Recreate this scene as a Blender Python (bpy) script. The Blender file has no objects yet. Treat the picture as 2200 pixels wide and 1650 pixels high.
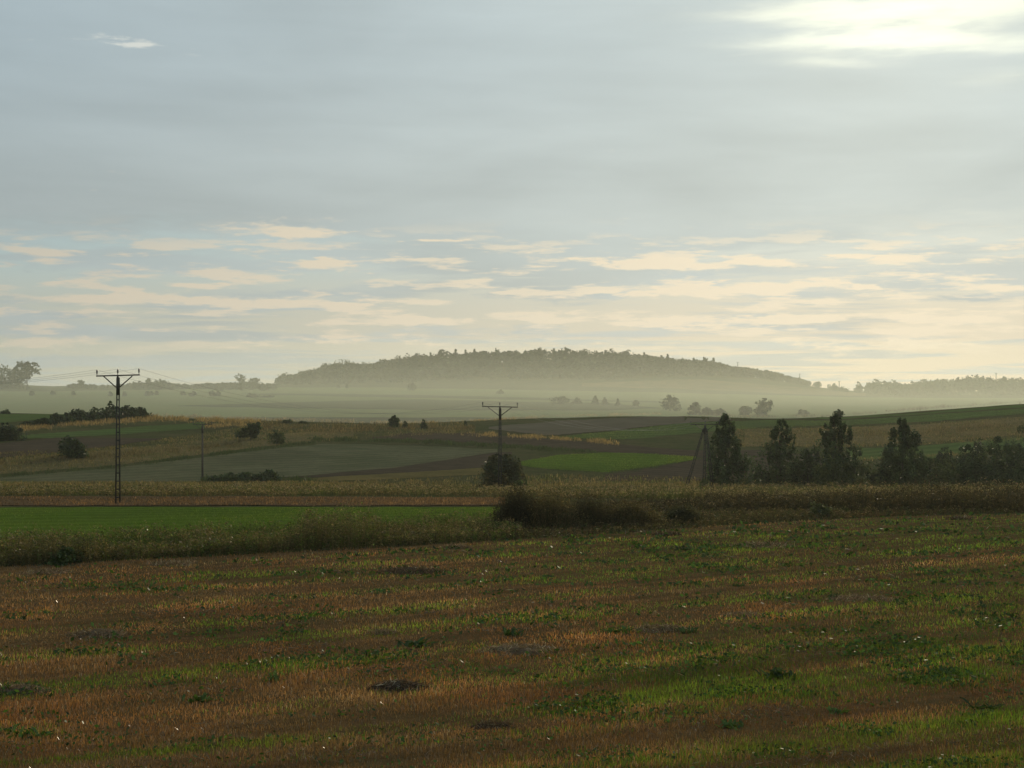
import bpy, math, random
import numpy as np
from mathutils import Vector

# ------------------------------------------------------------------ camera
S = bpy.context.scene
F = 3400.0                      # focal length in pixels of the 2200 px wide photograph
cam_d = bpy.data.cameras.new('camera')
cam_d.sensor_width = 36.0
cam_d.lens = 36.0 * F / 2200.0
cam_d.clip_start, cam_d.clip_end = 0.1, 30000
cam = bpy.data.objects.new('camera', cam_d)
S.collection.objects.link(cam)
cam.location = (0, 0, 0)
cam.rotation_euler = (math.radians(90), 0, 0)
S.camera = cam
S.view_settings.view_transform = 'Standard'
S.view_settings.look = 'None'
S.view_settings.exposure = 0.0
S.view_settings.gamma = 1.0
S.view_settings.use_curve_mapping = False
S.render.engine = 'CYCLES'
S.cycles.use_denoising = True
S.cycles.use_adaptive_sampling = True
S.cycles.adaptive_threshold = 0.012
S.cycles.max_bounces = 6
S.cycles.diffuse_bounces = 2
S.cycles.transmission_bounces = 4
S.cycles.transparent_max_bounces = 16
S.cycles.volume_bounces = 1
S.cycles.sample_clamp_indirect = 6.0

SUN_AZ, SUN_EL = math.radians(14.0), math.radians(14.0)
SUN_VEC = Vector((math.sin(SUN_AZ) * math.cos(SUN_EL), math.cos(SUN_AZ) * math.cos(SUN_EL), math.sin(SUN_EL)))

# ------------------------------------------------------------------ shader expression helper
class E:
    """A shader socket with arithmetic; every operator adds one Math node."""
    def __init__(s, t, sock): s.t, s.s = t, sock
    def _m(s, op, *o, clamp=False):
        n = s.t.nodes.new('ShaderNodeMath'); n.operation = op; n.use_clamp = clamp
        for i, v in enumerate((s,) + o):
            if isinstance(v, E): s.t.links.new(v.s, n.inputs[i])
            else: n.inputs[i].default_value = v
        return E(s.t, n.outputs[0])
    def __add__(s, o): return s._m('ADD', o)
    __radd__ = __add__
    def __mul__(s, o): return s._m('MULTIPLY', o)
    __rmul__ = __mul__
    def __sub__(s, o): return s._m('SUBTRACT', o)
    def __rsub__(s, o): return (s * -1.0) + o
    def __truediv__(s, o): return s._m('DIVIDE', o)
    def __pow__(s, o): return s._m('POWER', o)
    def exp(s): return s._m('EXPONENT')
    def cl(s): return s._m('ADD', 0.0, clamp=True)
    def mx(s, o): return s._m('MAXIMUM', o)
    def mn(s, o): return s._m('MINIMUM', o)
    def atan2(s, o): return s._m('ARCTAN2', o)
    def asin(s): return s._m('ARCSINE')
    def ss(s, a, b):
        n = s.t.nodes.new('ShaderNodeMapRange'); n.interpolation_type = 'SMOOTHSTEP'
        s.t.links.new(s.s, n.inputs[0]); n.inputs[1].default_value = a; n.inputs[2].default_value = b
        return E(s.t, n.outputs[0])

def vec(t, x, y, z):
    n = t.nodes.new('ShaderNodeCombineXYZ')
    for i, v in enumerate((x, y, z)):
        if isinstance(v, E): t.links.new(v.s, n.inputs[i])
        else: n.inputs[i].default_value = v
    return E(t, n.outputs[0])

def noise(t, v, scale, detail=4, rough=0.55, dist=0.0, color=False):
    n = t.nodes.new('ShaderNodeTexNoise'); t.links.new(v.s, n.inputs['Vector'])
    n.inputs['Scale'].default_value = scale; n.inputs['Detail'].default_value = detail
    n.inputs['Roughness'].default_value = rough; n.inputs['Distortion'].default_value = dist
    return E(t, n.outputs['Color' if color else 'Fac'])

def sep(t, v):
    n = t.nodes.new('ShaderNodeSeparateXYZ'); t.links.new(v.s, n.inputs[0])
    return [E(t, n.outputs[i]) for i in range(3)]

def mix(t, f, a, b):
    n = t.nodes.new('ShaderNodeMix'); n.data_type = 'RGBA'
    for sock, v in ((n.inputs[0], f), (n.inputs[6], a), (n.inputs[7], b)):
        if isinstance(v, E): t.links.new(v.s, sock)
        elif isinstance(v, (int, float)): sock.default_value = v
        else: sock.default_value = (*v[:3], 1.0)
    return E(t, n.outputs[2])

def cscale(t, c, f):
    n = t.nodes.new('ShaderNodeVectorMath'); n.operation = 'SCALE'
    if isinstance(c, E): t.links.new(c.s, n.inputs[0])
    else: n.inputs[0].default_value = c[:3]
    if isinstance(f, E): t.links.new(f.s, n.inputs[3])
    else: n.inputs[3].default_value = f
    return E(t, n.outputs[0])

def cadd(t, a, b):
    n = t.nodes.new('ShaderNodeVectorMath'); n.operation = 'ADD'
    for i, v in enumerate((a, b)):
        if isinstance(v, E): t.links.new(v.s, n.inputs[i])
        else: n.inputs[i].default_value = v[:3]
    return E(t, n.outputs[0])

# ------------------------------------------------------------------ world: sky with a broken evening cloud sheet
W = bpy.data.worlds.new('World'); S.world = W; W.use_nodes = True
wt = W.node_tree; wt.nodes.clear()
out = wt.nodes.new('ShaderNodeOutputWorld')
bg = wt.nodes.new('ShaderNodeBackground'); bg.inputs['Strength'].default_value = 0.1
wt.links.new(bg.outputs[0], out.inputs['Surface'])
sky = wt.nodes.new('ShaderNodeTexSky'); sky.sky_type = 'NISHITA'; sky.sun_disc = False
sky.sun_elevation = SUN_EL; sky.sun_rotation = SUN_AZ
sky.air_density, sky.dust_density, sky.ozone_density = 1.0, 0.6, 2.0
tc = wt.nodes.new('ShaderNodeTexCoord')
D = E(wt, tc.outputs['Generated'])
dx, dy, dz = sep(wt, D)
az = dx.atan2(dy) * 57.2958
el = dz.asin() * 57.2958
cosg = dx * SUN_VEC.x + dy * SUN_VEC.y + dz * SUN_VEC.z
gam = (1.0 - cosg.mn(1.0)).mx(0.0)                # 0 at the sun, grows with the angle squared / 2
lobe_w = (gam * -9.0).exp()                       # broad forward scattering, about 20 degrees
lobe_n = (gam * -260.0).exp()                     # tight glare round the sun
zc = dz.mx(0.0)
P = vec(wt, dx / (zc + 0.13), dy / (zc + 0.13), 0.0)
Q = vec(wt, dx / (zc + 0.035), dy / (zc + 0.035), 3.0)
wv = vec(wt, az * 0.10, el * 0.55, 0.0)
wn = noise(wt, wv, 1.0, 5, 0.6, 0.0, True)
wx, wy, wz = sep(wt, wn)
azw = az + (wx - 0.5) * 5.0
elw = el + (wy - 0.5) * 1.3
fn = noise(wt, vec(wt, az * 0.45, el * 2.6, 7.0), 1.0, 7, 0.62)     # ragged streaks
st = noise(wt, P, 1.1, 5, 0.5, 0.4)                                  # slow shading of the sheet
low = noise(wt, Q, 0.42, 6, 0.58, 0.3)                               # low cloud bars

def pa(px): return math.degrees(math.atan((px - 1100) / F))
def pe(px, row): return math.degrees(math.atan((825 - row) / F * math.cos(math.radians(pa(px)))))
PXD = 57.2958 / F
def blob(px, row, w, h, amp=1.0, tilt=0.0):
    a = (azw - pa(px)) * (1 / (w * PXD))
    b = (elw - pe(px, row)) * (1 / (h * PXD))
    if tilt: b = b - a * tilt
    return (a * a + b * b) * -1.0, amp
def blobs(lst):
    acc = None
    for q in lst:
        e, amp = blob(*q)
        g = e.exp() * amp
        acc = g if acc is None else acc + g
    return acc
CREAM = [(215, 78, 70, 15, .62, .3), (285, 100, 45, 12, .75, .2), (390, 126, 60, 6, .45, .2), (630, 490, 130, 22, 1.0), (920, 508, 80, 6, .9), (680, 572, 65, 17, 1.1), (430, 608, 75, 12, 1.0),
         (200, 645, 260, 18, .9), (620, 655, 230, 15, .8), (860, 690, 150, 15, 1.0), (110, 735, 110, 14, 1.0), (1380, 560, 150, 12, 1.1),
         (1640, 566, 150, 10, 1.0), (1870, 545, 90, 7, .9), (1600, 618, 260, 15, 1.1, .5), (1480, 690, 160, 20, .9), (1700, 690, 110, 15, .9),
         (2010, 690, 180, 14, 1.0), (2130, 610, 120, 10, 1.0), (1850, 745, 260, 22, .6), (700, 735, 200, 16, .7)]
GREY = [(70, 682, 150, 11, 1.0), (160, 710, 190, 7, 1.0), (600, 664, 190, 6, .9), (720, 630, 230, 9, .9), (930, 586, 180, 8, .9),
        (200, 775, 280, 17, .9), (1460, 588, 120, 14, .9), (1230, 628, 170, 26, .8), (1130, 720, 200, 40, .5), (2080, 635, 120, 14, .8), (250, 560, 380, 40, .7)]
BRIGHT = [(1820, 26, 230, 30, 1.1), (1930, 82, 230, 24, 1.15), (1640, 102, 140, 12, .5), (1760, 135, 120, 15, .7, -.3), (2140, 170, 110, 24, .5), (1600, 38, 170, 9, .45), (2180, 5, 170, 30, 1.1), (2200, 95, 160, 20, .8), (1900, 55, 330, 75, .22)]
fnb = noise(wt, vec(wt, az * 0.26, el * 1.9, 21.0), 1.0, 7, 0.62)
band = (el._m('ABSOLUTE') - 3.2)._m('ABSOLUTE').ss(2.9, 1.2)         # the belt of broken cloud low over the land
fn2 = noise(wt, vec(wt, az * 1.5, el * 6.0, 2.0), 1.0, 4, 0.6)
edge = (fn - 0.5) * 1.6 + (fn2 - 0.5) * 0.8
cream = ((blobs(CREAM) * 0.85 + edge * 1.0).ss(0.28, 0.74) + (fnb + (fn - 0.5) * 0.7).ss(0.49, 0.64) * band * 0.9).mn(1.0)
grey = (blobs(GREY) * 1.0 + edge * 0.7).ss(0.32, 0.70)
bright = (blobs(BRIGHT) * 0.85 + (fn - 0.5) * 1.3 * blobs(BRIGHT[-1:]) * 5.5).ss(0.05, 1.3)
sheet_edge = (elw + (fn - 0.5) * 2.2 - az * 0.02).ss(4.2, 6.6)       # the sheet ends a few degrees above the horizon
bars = (low.ss(0.46, 0.58)) * 0.75
sheet = (sheet_edge + bars * (1.0 - sheet_edge)).mx(grey * 0.85)
# radiances; everything here is divided by the background strength at the end
clear = cscale(wt, E(wt, sky.outputs[0]), 1.0)
shade = 1.0 + (st - 0.5) * 0.5 + (noise(wt, vec(wt, az * 0.07 + el * 0.06, el * 0.6, 13.0), 1.0, 5, 0.55) - 0.5) * 0.32
sheet_col = cscale(wt, cadd(wt, mix(wt, el.ss(5.0, 13.0), (3.3, 3.85, 4.0), (3.05, 3.85, 4.35)), cscale(wt, (2.4, 2.35, 1.85), lobe_w)), shade)
cream_col = cadd(wt, mix(wt, el.ss(5.0, 10.0), (4.9, 4.5, 3.75), (4.9, 5.5, 5.6)), cscale(wt, (4.9, 4.0, 2.5), lobe_w))
base = mix(wt, 0.95, clear, cadd(wt, mix(wt, el.ss(2.2, 5.2), (3.7, 4.1, 3.7), (3.2, 4.5, 4.75)), cscale(wt, (2.8, 2.0, 1.3), lobe_w)))
c = mix(wt, sheet * 0.93, base, sheet_col)
c = mix(wt, cream * 0.95, c, cream_col)
glare = bright * (1.0 + lobe_n * 3.6 + lobe_w * 1.2)
c = cadd(wt, c, cscale(wt, (1.0, 0.91, 0.56), glare))
c = cadd(wt, c, cscale(wt, (1.0, 0.93, 0.62), lobe_n * 0.7 + (gam * -70.0).exp() * 0.7))
below = (dz * -1.0).ss(0.0, 0.03)
c = mix(wt, below, c, (1.2, 1.2, 0.9))
wt.links.new(c.s, bg.inputs['Color'])
W.cycles.sampling_method = 'MANUAL'; W.cycles.sample_map_resolution = 128

sun_d = bpy.data.lights.new('sun', 'SUN'); sun_d.energy = 2.3; sun_d.angle = math.radians(1.5); sun_d.color = (1.0, 0.83, 0.58)
sun = bpy.data.objects.new('sun', sun_d); S.collection.objects.link(sun)
sun.rotation_euler = SUN_VEC.to_track_quat('Z', 'Y').to_euler()
sun.location = SUN_VEC * 300

# ------------------------------------------------------------------ small tools
C = S.collection
rng = np.random.default_rng(11)
R = random.Random(5)

def _hash(i, j, s):
    n = (i.astype(np.int64) * 374761393 + j.astype(np.int64) * 668265263 + s * 974634777) & 0x7fffffff
    n = ((n ^ (n >> 13)) * 1274126177) & 0x7fffffff
    return ((n ^ (n >> 16)) & 0xffff) / 65535.0
def vnoise(x, y, s=0):
    x = np.asarray(x, float); y = np.asarray(y, float)
    i, j = np.floor(x), np.floor(y); fx, fy = x - i, y - j
    fx = fx * fx * (3 - 2 * fx); fy = fy * fy * (3 - 2 * fy)
    a = _hash(i, j, s); b = _hash(i + 1, j, s); c_ = _hash(i, j + 1, s); d = _hash(i + 1, j + 1, s)
    return (a * (1 - fx) + b * fx) * (1 - fy) + (c_ * (1 - fx) + d * fx) * fy
def fbm(x, y, s=0, o=4):
    t, a = 0, 0.5
    for k in range(o):
        t = t + a * vnoise(x, y, s + k); x = np.asarray(x) * 2.03 + 7.1; y = np.asarray(y) * 2.03 + 3.7; a *= 0.5
    return t / (1 - 0.5 ** o)

# ------------------------------------------------------------------ the lie of the land (heights relative to the camera)
COLS = np.array([-500, 0, 150, 300, 420, 550, 700, 900, 1100, 1300, 1500, 1650, 1750, 1850, 2000, 2200, 2700], float)
RIDGE = np.interp(COLS, [-500, 0, 150, 320, 550, 730, 900, 1000, 1200, 1400, 1500, 1560, 1650, 1800, 1900, 2000, 2100, 2200, 2700],
                  [888, 886, 888, 893, 901, 908, 908, 904, 894, 890, 892, 897, 899, 895, 887, 879, 871, 865, 850])
HILL = np.interp(COLS, [-500, 0, 300, 500, 600, 700, 900, 1100, 1300, 1500, 1650, 1750, 1850, 2000, 2200, 2700],
                 [832, 830, 830, 830, 826, 812, 785, 777, 776, 796, 812, 830, 842, 843, 838, 838])
F1000 = np.interp(COLS, [-500, 0, 150, 300, 420, 600, 900, 1100, 1500, 1650, 1850, 2200, 2700], [824, 825, 832, 824, 831, 830, 826, 824, 834, 842, 852, 853, 850])
F850 = np.interp(COLS, [-500, 0, 500, 800, 1100, 1500, 1850, 2700], [842, 842, 846, 847, 850, 862, 868, 868])
F720 = np.interp(COLS, [-500, 0, 500, 800, 1100, 1500, 1850, 2700], [868, 868, 870, 872, 876, 882, 884, 884])
YK = np.array([0, 24, 60, 74, 92, 110, 122, 154, 197, 238, 300, 360, 420, 470, 540, 620, 720, 850, 1000, 1150, 1300, 1700], float)
def rz(row, Y): return (825 - row) / F * Y
ZT = np.zeros((len(COLS), len(YK)))
for i in range(len(COLS)):
    zr = rz(RIDGE[i], 420)
    v = -14.9
    ZT[i] = [-1.75, -5.82, -7.06, -7.3, -7.72, -8.35, -8.75, -10.55, -13.0, v, v + (zr - v) * 0.42, v + (zr - v) * 0.77, zr, zr - 2.6,
             -16.5, rz(900, 620), rz(F720[i], 720), rz(F850[i], 850), rz(F1000[i], 1000), rz(HILL[i], 1150), rz(HILL[i] + 22, 1300), -30]
YG = np.concatenate([np.arange(0, 300, 2.0), np.arange(300, 1701, 5.0)])
UG = np.linspace(-0.5, 0.5, 201)
def _blur(a, n, axis):
    k = np.exp(-np.linspace(-2, 2, 2 * n + 1) ** 2); k /= k.sum()
    p = np.pad(a, [(n, n) if ax == axis else (0, 0) for ax in (0, 1)], mode='edge')
    o = 0
    for i in range(2 * n + 1):
        o = o + k[i] * (p[i:i + a.shape[0], :] if axis == 0 else p[:, i:i + a.shape[1]])
    return o
_t = np.array([np.interp(YG, YK, ZT[i]) for i in range(len(COLS))])
_g = np.array([np.interp(UG, (COLS - 1100) / F, _t[:, j]) for j in range(len(YG))]).T
HG = _blur(_blur(_g, 5, 1), 4, 0)
HG[:, 0:8] = _g[:, 0:8]
def hgt(X, Y):
    X = np.asarray(X, float); Y = np.asarray(Y, float)
    Yc = np.clip(Y, 0.0, 1700.0)
    u = np.clip(X / np.maximum(Yc, 24.0), -0.499, 0.499)
    j = np.clip(np.searchsorted(YG, Yc, side='right') - 1, 0, len(YG) - 2)
    fy = (Yc - YG[j]) / (YG[j + 1] - YG[j])
    iu = (u + 0.5) / (UG[1] - UG[0]); i = np.clip(np.floor(iu).astype(int), 0, len(UG) - 2); fu = iu - i
    z = (HG[i, j] * (1 - fu) + HG[i + 1, j] * fu) * (1 - fy) + (HG[i, j + 1] * (1 - fu) + HG[i + 1, j + 1] * fu) * fy
    amp = np.interp(Yc, [0, 60, 110, 200, 300, 1700], [0.05, 0.07, 0.12, 0.25, 0.30, 1.2])
    return z + amp * (fbm(X / 17.0, Y / 17.0, 3, 3) - 0.5) * 2 * 0.6
def project(px, row, ymin=14.0, ymax=1500.0):
    """Where the sight line through a pixel of the photograph meets the land: plan position (X, Y)."""
    px = np.atleast_1d(np.asarray(px, float)); row = np.atleast_1d(np.asarray(row, float))
    u = (px - 1100) / F
    Ys = np.concatenate([np.arange(ymin, 300, 0.5), np.arange(300, ymax, 1.5)]) if ymin < 300 else np.arange(ymin, ymax, 1.5)
    zz = hgt(u[:, None] * Ys[None, :], np.broadcast_to(Ys, (len(u), len(Ys))))
    rows = 825 - zz / Ys[None, :] * F
    ok = rows <= row[:, None]
    k = np.where(ok.any(1), ok.argmax(1), len(Ys) - 1)
    Y = Ys[k]
    return u * Y, Y

# ------------------------------------------------------------------ mesh / object builders
def link(name, data, parent=None):
    o = bpy.data.objects.new(name, data); C.objects.link(o)
    if parent is not None: o.parent = parent
    return o
def mesh_np(name, V, quads=None, tris=None, cols=None, mat=None, smooth=False):
    """V (n,3); quads (m,4) and tris (k,3) index arrays; cols (m+k,3) one colour per face."""
    me = bpy.data.meshes.new(name)
    loops, starts, tot = [], [], 0
    if quads is not None and len(quads):
        loops.append(quads.reshape(-1)); starts.append(np.arange(len(quads)) * 4); tot += len(quads) * 4
    if tris is not None and len(tris):
        loops.append(tris.reshape(-1)); starts.append(tot + np.arange(len(tris)) * 3)
    L = np.concatenate(loops).astype(np.int32); St = np.concatenate(starts).astype(np.int32)
    me.vertices.add(len(V)); me.vertices.foreach_set('co', np.ascontiguousarray(V, np.float32).reshape(-1))
    me.loops.add(len(L)); me.loops.foreach_set('vertex_index', L)
    me.polygons.add(len(St)); me.polygons.foreach_set('loop_start', St)
    if smooth: me.polygons.foreach_set('use_smooth', np.ones(len(St), bool))
    me.update(calc_edges=True)
    if cols is not None:
        at = me.attributes.new('tint', 'FLOAT_COLOR', 'FACE')
        cc = np.ones((len(St), 4), np.float32); cc[:, :3] = cols
        at.data.foreach_set('color', cc.reshape(-1))
    if mat: me.materials.append(mat)
    return me
def grid_mesh(name, X, Y, Z, mat, smooth=True):
    n, m = X.shape
    V = np.stack([X, Y, Z], -1).reshape(-1, 3)
    i = np.arange(n * m).reshape(n, m)
    q = np.stack([i[:-1, :-1], i[1:, :-1], i[1:, 1:], i[:-1, 1:]], -1).reshape(-1, 4)
    me = mesh_np(name, V, q, mat=mat, smooth=smooth)
    return me
def tag(o, label=None, cat=None, group=None, kind=None):
    for k, v in (('label', label), ('category', cat), ('group', group), ('kind', kind)):
        if v: o[k] = v
    return o

# ------------------------------------------------------------------ materials
def new_mat(name):
    m = bpy.data.materials.new(name); m.use_nodes = True
    t = m.node_tree; t.nodes.clear()
    o = t.nodes.new('ShaderNodeOutputMaterial')
    return m, t, o
def soil_mat(name, a, b, c3, scale=0.25, furrow=None, rough=0.95, bump=0.25):
    """Field surface: three colours by noise at two sizes, optional drill rows along a plan direction."""
    m, t, o = new_mat(name)
    g = t.nodes.new('ShaderNodeNewGeometry'); pos = E(t, g.outputs['Position'])
    x, y, z = sep(t, pos)
    n1 = noise(t, pos, scale, 5, 0.6); n2 = noise(t, pos, scale * 9, 4, 0.65); n3 = noise(t, pos, scale * 0.18, 3, 0.5)
    col = mix(t, n1.ss(0.3, 0.7), a, b)
    col = mix(t, (n2.ss(0.42, 0.75) * 0.6 + n3.ss(0.45, 0.7) * 0.4).cl(), col, c3)
    hgt_s = n2 * 0.6 + n1 * 0.4
    if furrow:
        ang, pitch, depth = furrow
        s_ = x * (-math.sin(ang)) + y * math.cos(ang) + (n1 - 0.5) * pitch * 0.8
        w = (s_ * (6.2832 / pitch))._m('SINE') * 0.5 + 0.5
        col = mix(t, w * depth, col, cscale(t, col, 0.55))
        hgt_s = hgt_s + w * depth
    p = t.nodes.new('ShaderNodeBsdfDiffuse'); p.inputs['Roughness'].default_value = 1.0
    t.links.new(col.s, p.inputs['Color'])
    b_ = t.nodes.new('ShaderNodeBump'); b_.inputs['Strength'].default_value = bump; b_.inputs['Distance'].default_value = 0.2
    t.links.new(hgt_s.s, b_.inputs['Height']); t.links.new(b_.outputs[0], p.inputs['Normal'])
    t.links.new(p.outputs[0], o.inputs['Surface'])
    return m
def leaf_mat(name, trans=0.4, gloss=0.06, rough=0.35, sat=(1.15, 1.1, 0.7)):
    """Leaves and stalks: tint attribute, light passing through, a little sheen."""
    m, t, o = new_mat(name)
    at = t.nodes.new('ShaderNodeAttribute'); at.attribute_name = 'tint'
    g = t.nodes.new('ShaderNodeNewGeometry')
    n = noise(t, E(t, g.outputs['Position']), 1.3, 3, 0.6)
    col = cscale(t, E(t, at.outputs['Color']), 0.7 + n * 0.6)
    d = t.nodes.new('ShaderNodeBsdfDiffuse'); t.links.new(col.s, d.inputs['Color'])
    tr = t.nodes.new('ShaderNodeBsdfTranslucent')
    n2 = t.nodes.new('ShaderNodeVectorMath'); n2.operation = 'MULTIPLY'; t.links.new(col.s, n2.inputs[0]); n2.inputs[1].default_value = sat
    t.links.new(n2.outputs[0], tr.inputs['Color'])
    m1 = t.nodes.new('ShaderNodeMixShader'); m1.inputs[0].default_value = trans
    t.links.new(d.outputs[0], m1.inputs[1]); t.links.new(tr.outputs[0], m1.inputs[2])
    gl = t.nodes.new('ShaderNodeBsdfGlossy'); gl.inputs['Roughness'].default_value = rough
    m2 = t.nodes.new('ShaderNodeMixShader'); m2.inputs[0].default_value = gloss
    t.links.new(m1.outputs[0], m2.inputs[1]); t.links.new(gl.outputs[0], m2.inputs[2])
    t.links.new(m2.outputs[0], o.inputs['Surface'])
    return m
def plain_mat(name, a, b, scale=3.0, rough=0.8, metal=0.0, bump=0.2):
    m, t, o = new_mat(name)
    tc_ = t.nodes.new('ShaderNodeTexCoord'); n = noise(t, E(t, tc_.outputs['Object']), scale, 6, 0.65)
    p = t.nodes.new('ShaderNodeBsdfPrincipled'); p.inputs['Roughness'].default_value = rough; p.inputs['Metallic'].default_value = metal
    col = mix(t, n.ss(0.3, 0.7), a, b); t.links.new(col.s, p.inputs['Base Color'])
    b_ = t.nodes.new('ShaderNodeBump'); b_.inputs['Strength'].default_value = bump; b_.inputs['Distance'].default_value = 0.02
    t.links.new(n.s, b_.inputs['Height']); t.links.new(b_.outputs[0], p.inputs['Normal'])
    t.links.new(p.outputs[0], o.inputs['Surface'])
    return m

ROWS_ANG = math.atan2(0.606, 0.795)      # the drill rows of the near fields run away to the right
M = dict(
    meadow=soil_mat('rough_meadow', (0.123, 0.099, 0.043), (0.075, 0.080, 0.027), (0.050, 0.044, 0.022), 0.12),
    stubble=soil_mat('stubble_soil', (.190, .100, .042), (.150, .098, .038), (.085, .054, .026), 0.5, (ROWS_ANG, 1.4, 0.4)),
    green=soil_mat('young_green_crop', (.125, .180, .024), (.140, .178, .028), (.078, .112, .020), 0.22, (0.25, 3.0, .45)),
    green2=soil_mat('soft_green_pasture', (.115, .160, .045), (.130, .150, .045), (.085, .095, .036), 0.08, (0.35, 6.0, .45)),
    brown=soil_mat('red_brown_strip', (.190, .110, .056), (.140, .085, .044), (.085, .058, .028), 0.4),
    plough=soil_mat('ploughed_soil', (.115, .078, .048), (.080, .056, .036), (.130, .092, .056), 0.25, (0.5, 2.5, .45)),
    plough2=soil_mat('harrowed_soil', (.200, .155, .098), (.150, .120, .078), (.170, .130, .080), 0.12, (0.2, 5.0, .4)),
    crop=soil_mat('grey_green_stubble', (.190, .165, .085), (.125, .122, .058), (.105, .088, .050), 0.10, (0.62, 4.0, .4)),
    gold=soil_mat('dry_gold_field', (0.254, 0.174, 0.061), (0.175, 0.125, 0.045), (0.121, 0.094, 0.035), 0.15, (0.3, 2.0, .3)),
    tawny=soil_mat('tawny_meadow', (.240, .165, .075), (.140, .112, .048), (.080, .074, .030), 0.14),
    far=soil_mat('far_field', (.170, .200, .070), (.200, .200, .075), (.150, .150, .065), 0.02),
    far_dark=soil_mat('far_dark_field', (.100, .105, .045), (.110, .100, .048), (.080, .085, .040), 0.02),
    blade=leaf_mat('dry_stalks', .40, .07, .25),
    grass=leaf_mat('grass_blades', .48, .025, .4),
    weed=leaf_mat('weed_leaves', .42, .02, .35),
    leaf=leaf_mat('tree_leaves', .32, .035, .30),
    farleaf=leaf_mat('far_leaves', .25, .02, .5),
    bark=plain_mat('bark', (.055, .045, .035), (.030, .025, .020), 6.0, .95),
    concrete=plain_mat('weathered_concrete', (.062, .052, .040), (.034, .028, .022), 4.0, .9),
    steel=plain_mat('rusty_steel', (.060, .045, .038), (.035, .030, .028), 9.0, .65, .3),
    porcelain=plain_mat('brown_insulator', (.06, .045, .04), (.04, .032, .03), 5.0, .3),
    wire=plain_mat('aluminium_wire', (.20, .195, .185), (.15, .145, .14), 5.0, .6, .5),
    straw=leaf_mat('bleached_straw', .25, .02, .5),
)

# ------------------------------------------------------------------ ground sheet
yr = np.concatenate([np.arange(-160, 20, 12.0), np.arange(20, 75, 0.9), np.arange(75, 250, 1.8), np.arange(250, 520, 3.2), np.arange(520, 1700.1, 9.0)])
tt = np.linspace(-1, 1, 361)
half = 110 + 0.72 * np.maximum(yr, 0)
GX = tt[None, :] * half[:, None]; GY = np.repeat(yr[:, None], len(tt), 1)
GZ = hgt(GX, GY)
ground = link('ground', grid_mesh('ground', GX.T, GY.T, GZ.T, M['meadow']))
tag(ground, 'rolling meadow ground under all the fields', kind='structure')

def sheet_between(name, label, mat, top, bot, off=0.06, n=90, m=14, wob=1.2, ymin=14.0):
    """A field lying on the land between two boundary lines measured in the photograph."""
    x0 = max(top[0][0], bot[0][0]); x1 = min(top[-1][0], bot[-1][0])
    px = np.linspace(x0, x1, n)
    s = R.randrange(1000)
    rt = np.interp(px, *zip(*top)) + (fbm(px / 60, px * 0, s, 3) - .5) * 2 * wob
    rb = np.interp(px, *zip(*bot)) + (fbm(px / 60, px * 0 + 5, s, 3) - .5) * 2 * wob
    rb = np.maximum(rb, rt + 0.3)
    _, Yt = project(px, rt, ymin); _, Yb = project(px, rb, ymin)
    k = np.linspace(0, 1, m)
    Y = Yb[:, None] * (1 - k) + Yt[:, None] * k
    X = ((px - 1100) / F)[:, None] * Y
    o = link(name, grid_mesh(name, X, Y, hgt(X, Y) + off, mat))
    return tag(o, label, kind='structure')

FRONT = [(-300, 1240), (0, 1222), (400, 1200), (800, 1180), (1100, 1162), (1300, 1150), (1600, 1128), (1900, 1112), (2200, 1104), (2500, 1098)]
# the near stubble field, a sheet of its own down to the photographer's bank
k = np.linspace(0, 1, 120); px = np.linspace(-900, 3100, 160)
_, Yb = project(np.clip(px, -300, 2500), np.interp(px, *zip(*FRONT)))
Y = 9 + (Yb[:, None] - 9) * (k ** 1.5)
X = ((px - 1100) / F)[:, None] * np.maximum(Y, 12)
o = link('stubble_field', grid_mesh('stubble_field', X, Y, hgt(X, Y) + 0.03 + 0.05 * (fbm(X / .9, Y / .9, 9, 3) - .5), M['stubble']))
tag(o, 'brown stubble field filling the foreground', kind='structure')

sheet_between('green_crop_field', 'bright green crop strip left behind the tall weeds', M['green'], [(-250, 1093), (0, 1092), (500, 1091), (1075, 1091)], [(-250, 1190), (0, 1180), (500, 1158), (1075, 1130)], 0.05)
sheet_between('brown_strip', 'reddish brown strip behind the green crop, at the left pole', M['brown'], [(-250, 1068), (0, 1068), (500, 1068), (1085, 1070)], [(-250, 1089), (0, 1088), (500, 1088), (1085, 1088)], 0.06)
sheet_between('brown_strip', 'thin brown strip in front of the right weeds', M['brown'], [(1330, 1080), (1960, 1086)], [(1330, 1090), (1960, 1093)], 0.06)
sheet_between('green_pasture', 'pale green pasture at the far left crest', M['green2'], [(-250, 891), (0, 890), (150, 891)], [(-250, 912), (0, 910), (150, 897)], 0.08)
sheet_between('green_pasture', 'narrow green pasture above the dark left plough', M['green2'], [(30, 936), (150, 930), (300, 917), (440, 908)], [(30, 944), (150, 940), (300, 931), (440, 922)], 0.08)
sheet_between('ploughed_field', 'dark ploughed patch at the left edge of the slope', M['plough'], [(-250, 960), (0, 954), (130, 941), (350, 943)], [(-250, 1000), (0, 984), (130, 972), (350, 945)], 0.08)
sheet_between('tawny_field', 'tawny rough strip below the left round bush', M['tawny'], [(-250, 1006), (0, 990), (250, 965), (550, 935), (760, 925)], [(-250, 1040), (0, 1020), (250, 1000), (550, 962), (760, 940)], 0.06)
sheet_between('pale_stubble_field', 'wide grey green stubble field in the middle of the slope', M['crop'], [(-250, 1045), (0, 1027), (250, 1006), (550, 970), (690, 955), (900, 959), (1068, 966)], [(-250, 1046), (0, 1041), (440, 1035), (650, 1024), (850, 1006), (1068, 972)], 0.07)
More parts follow.
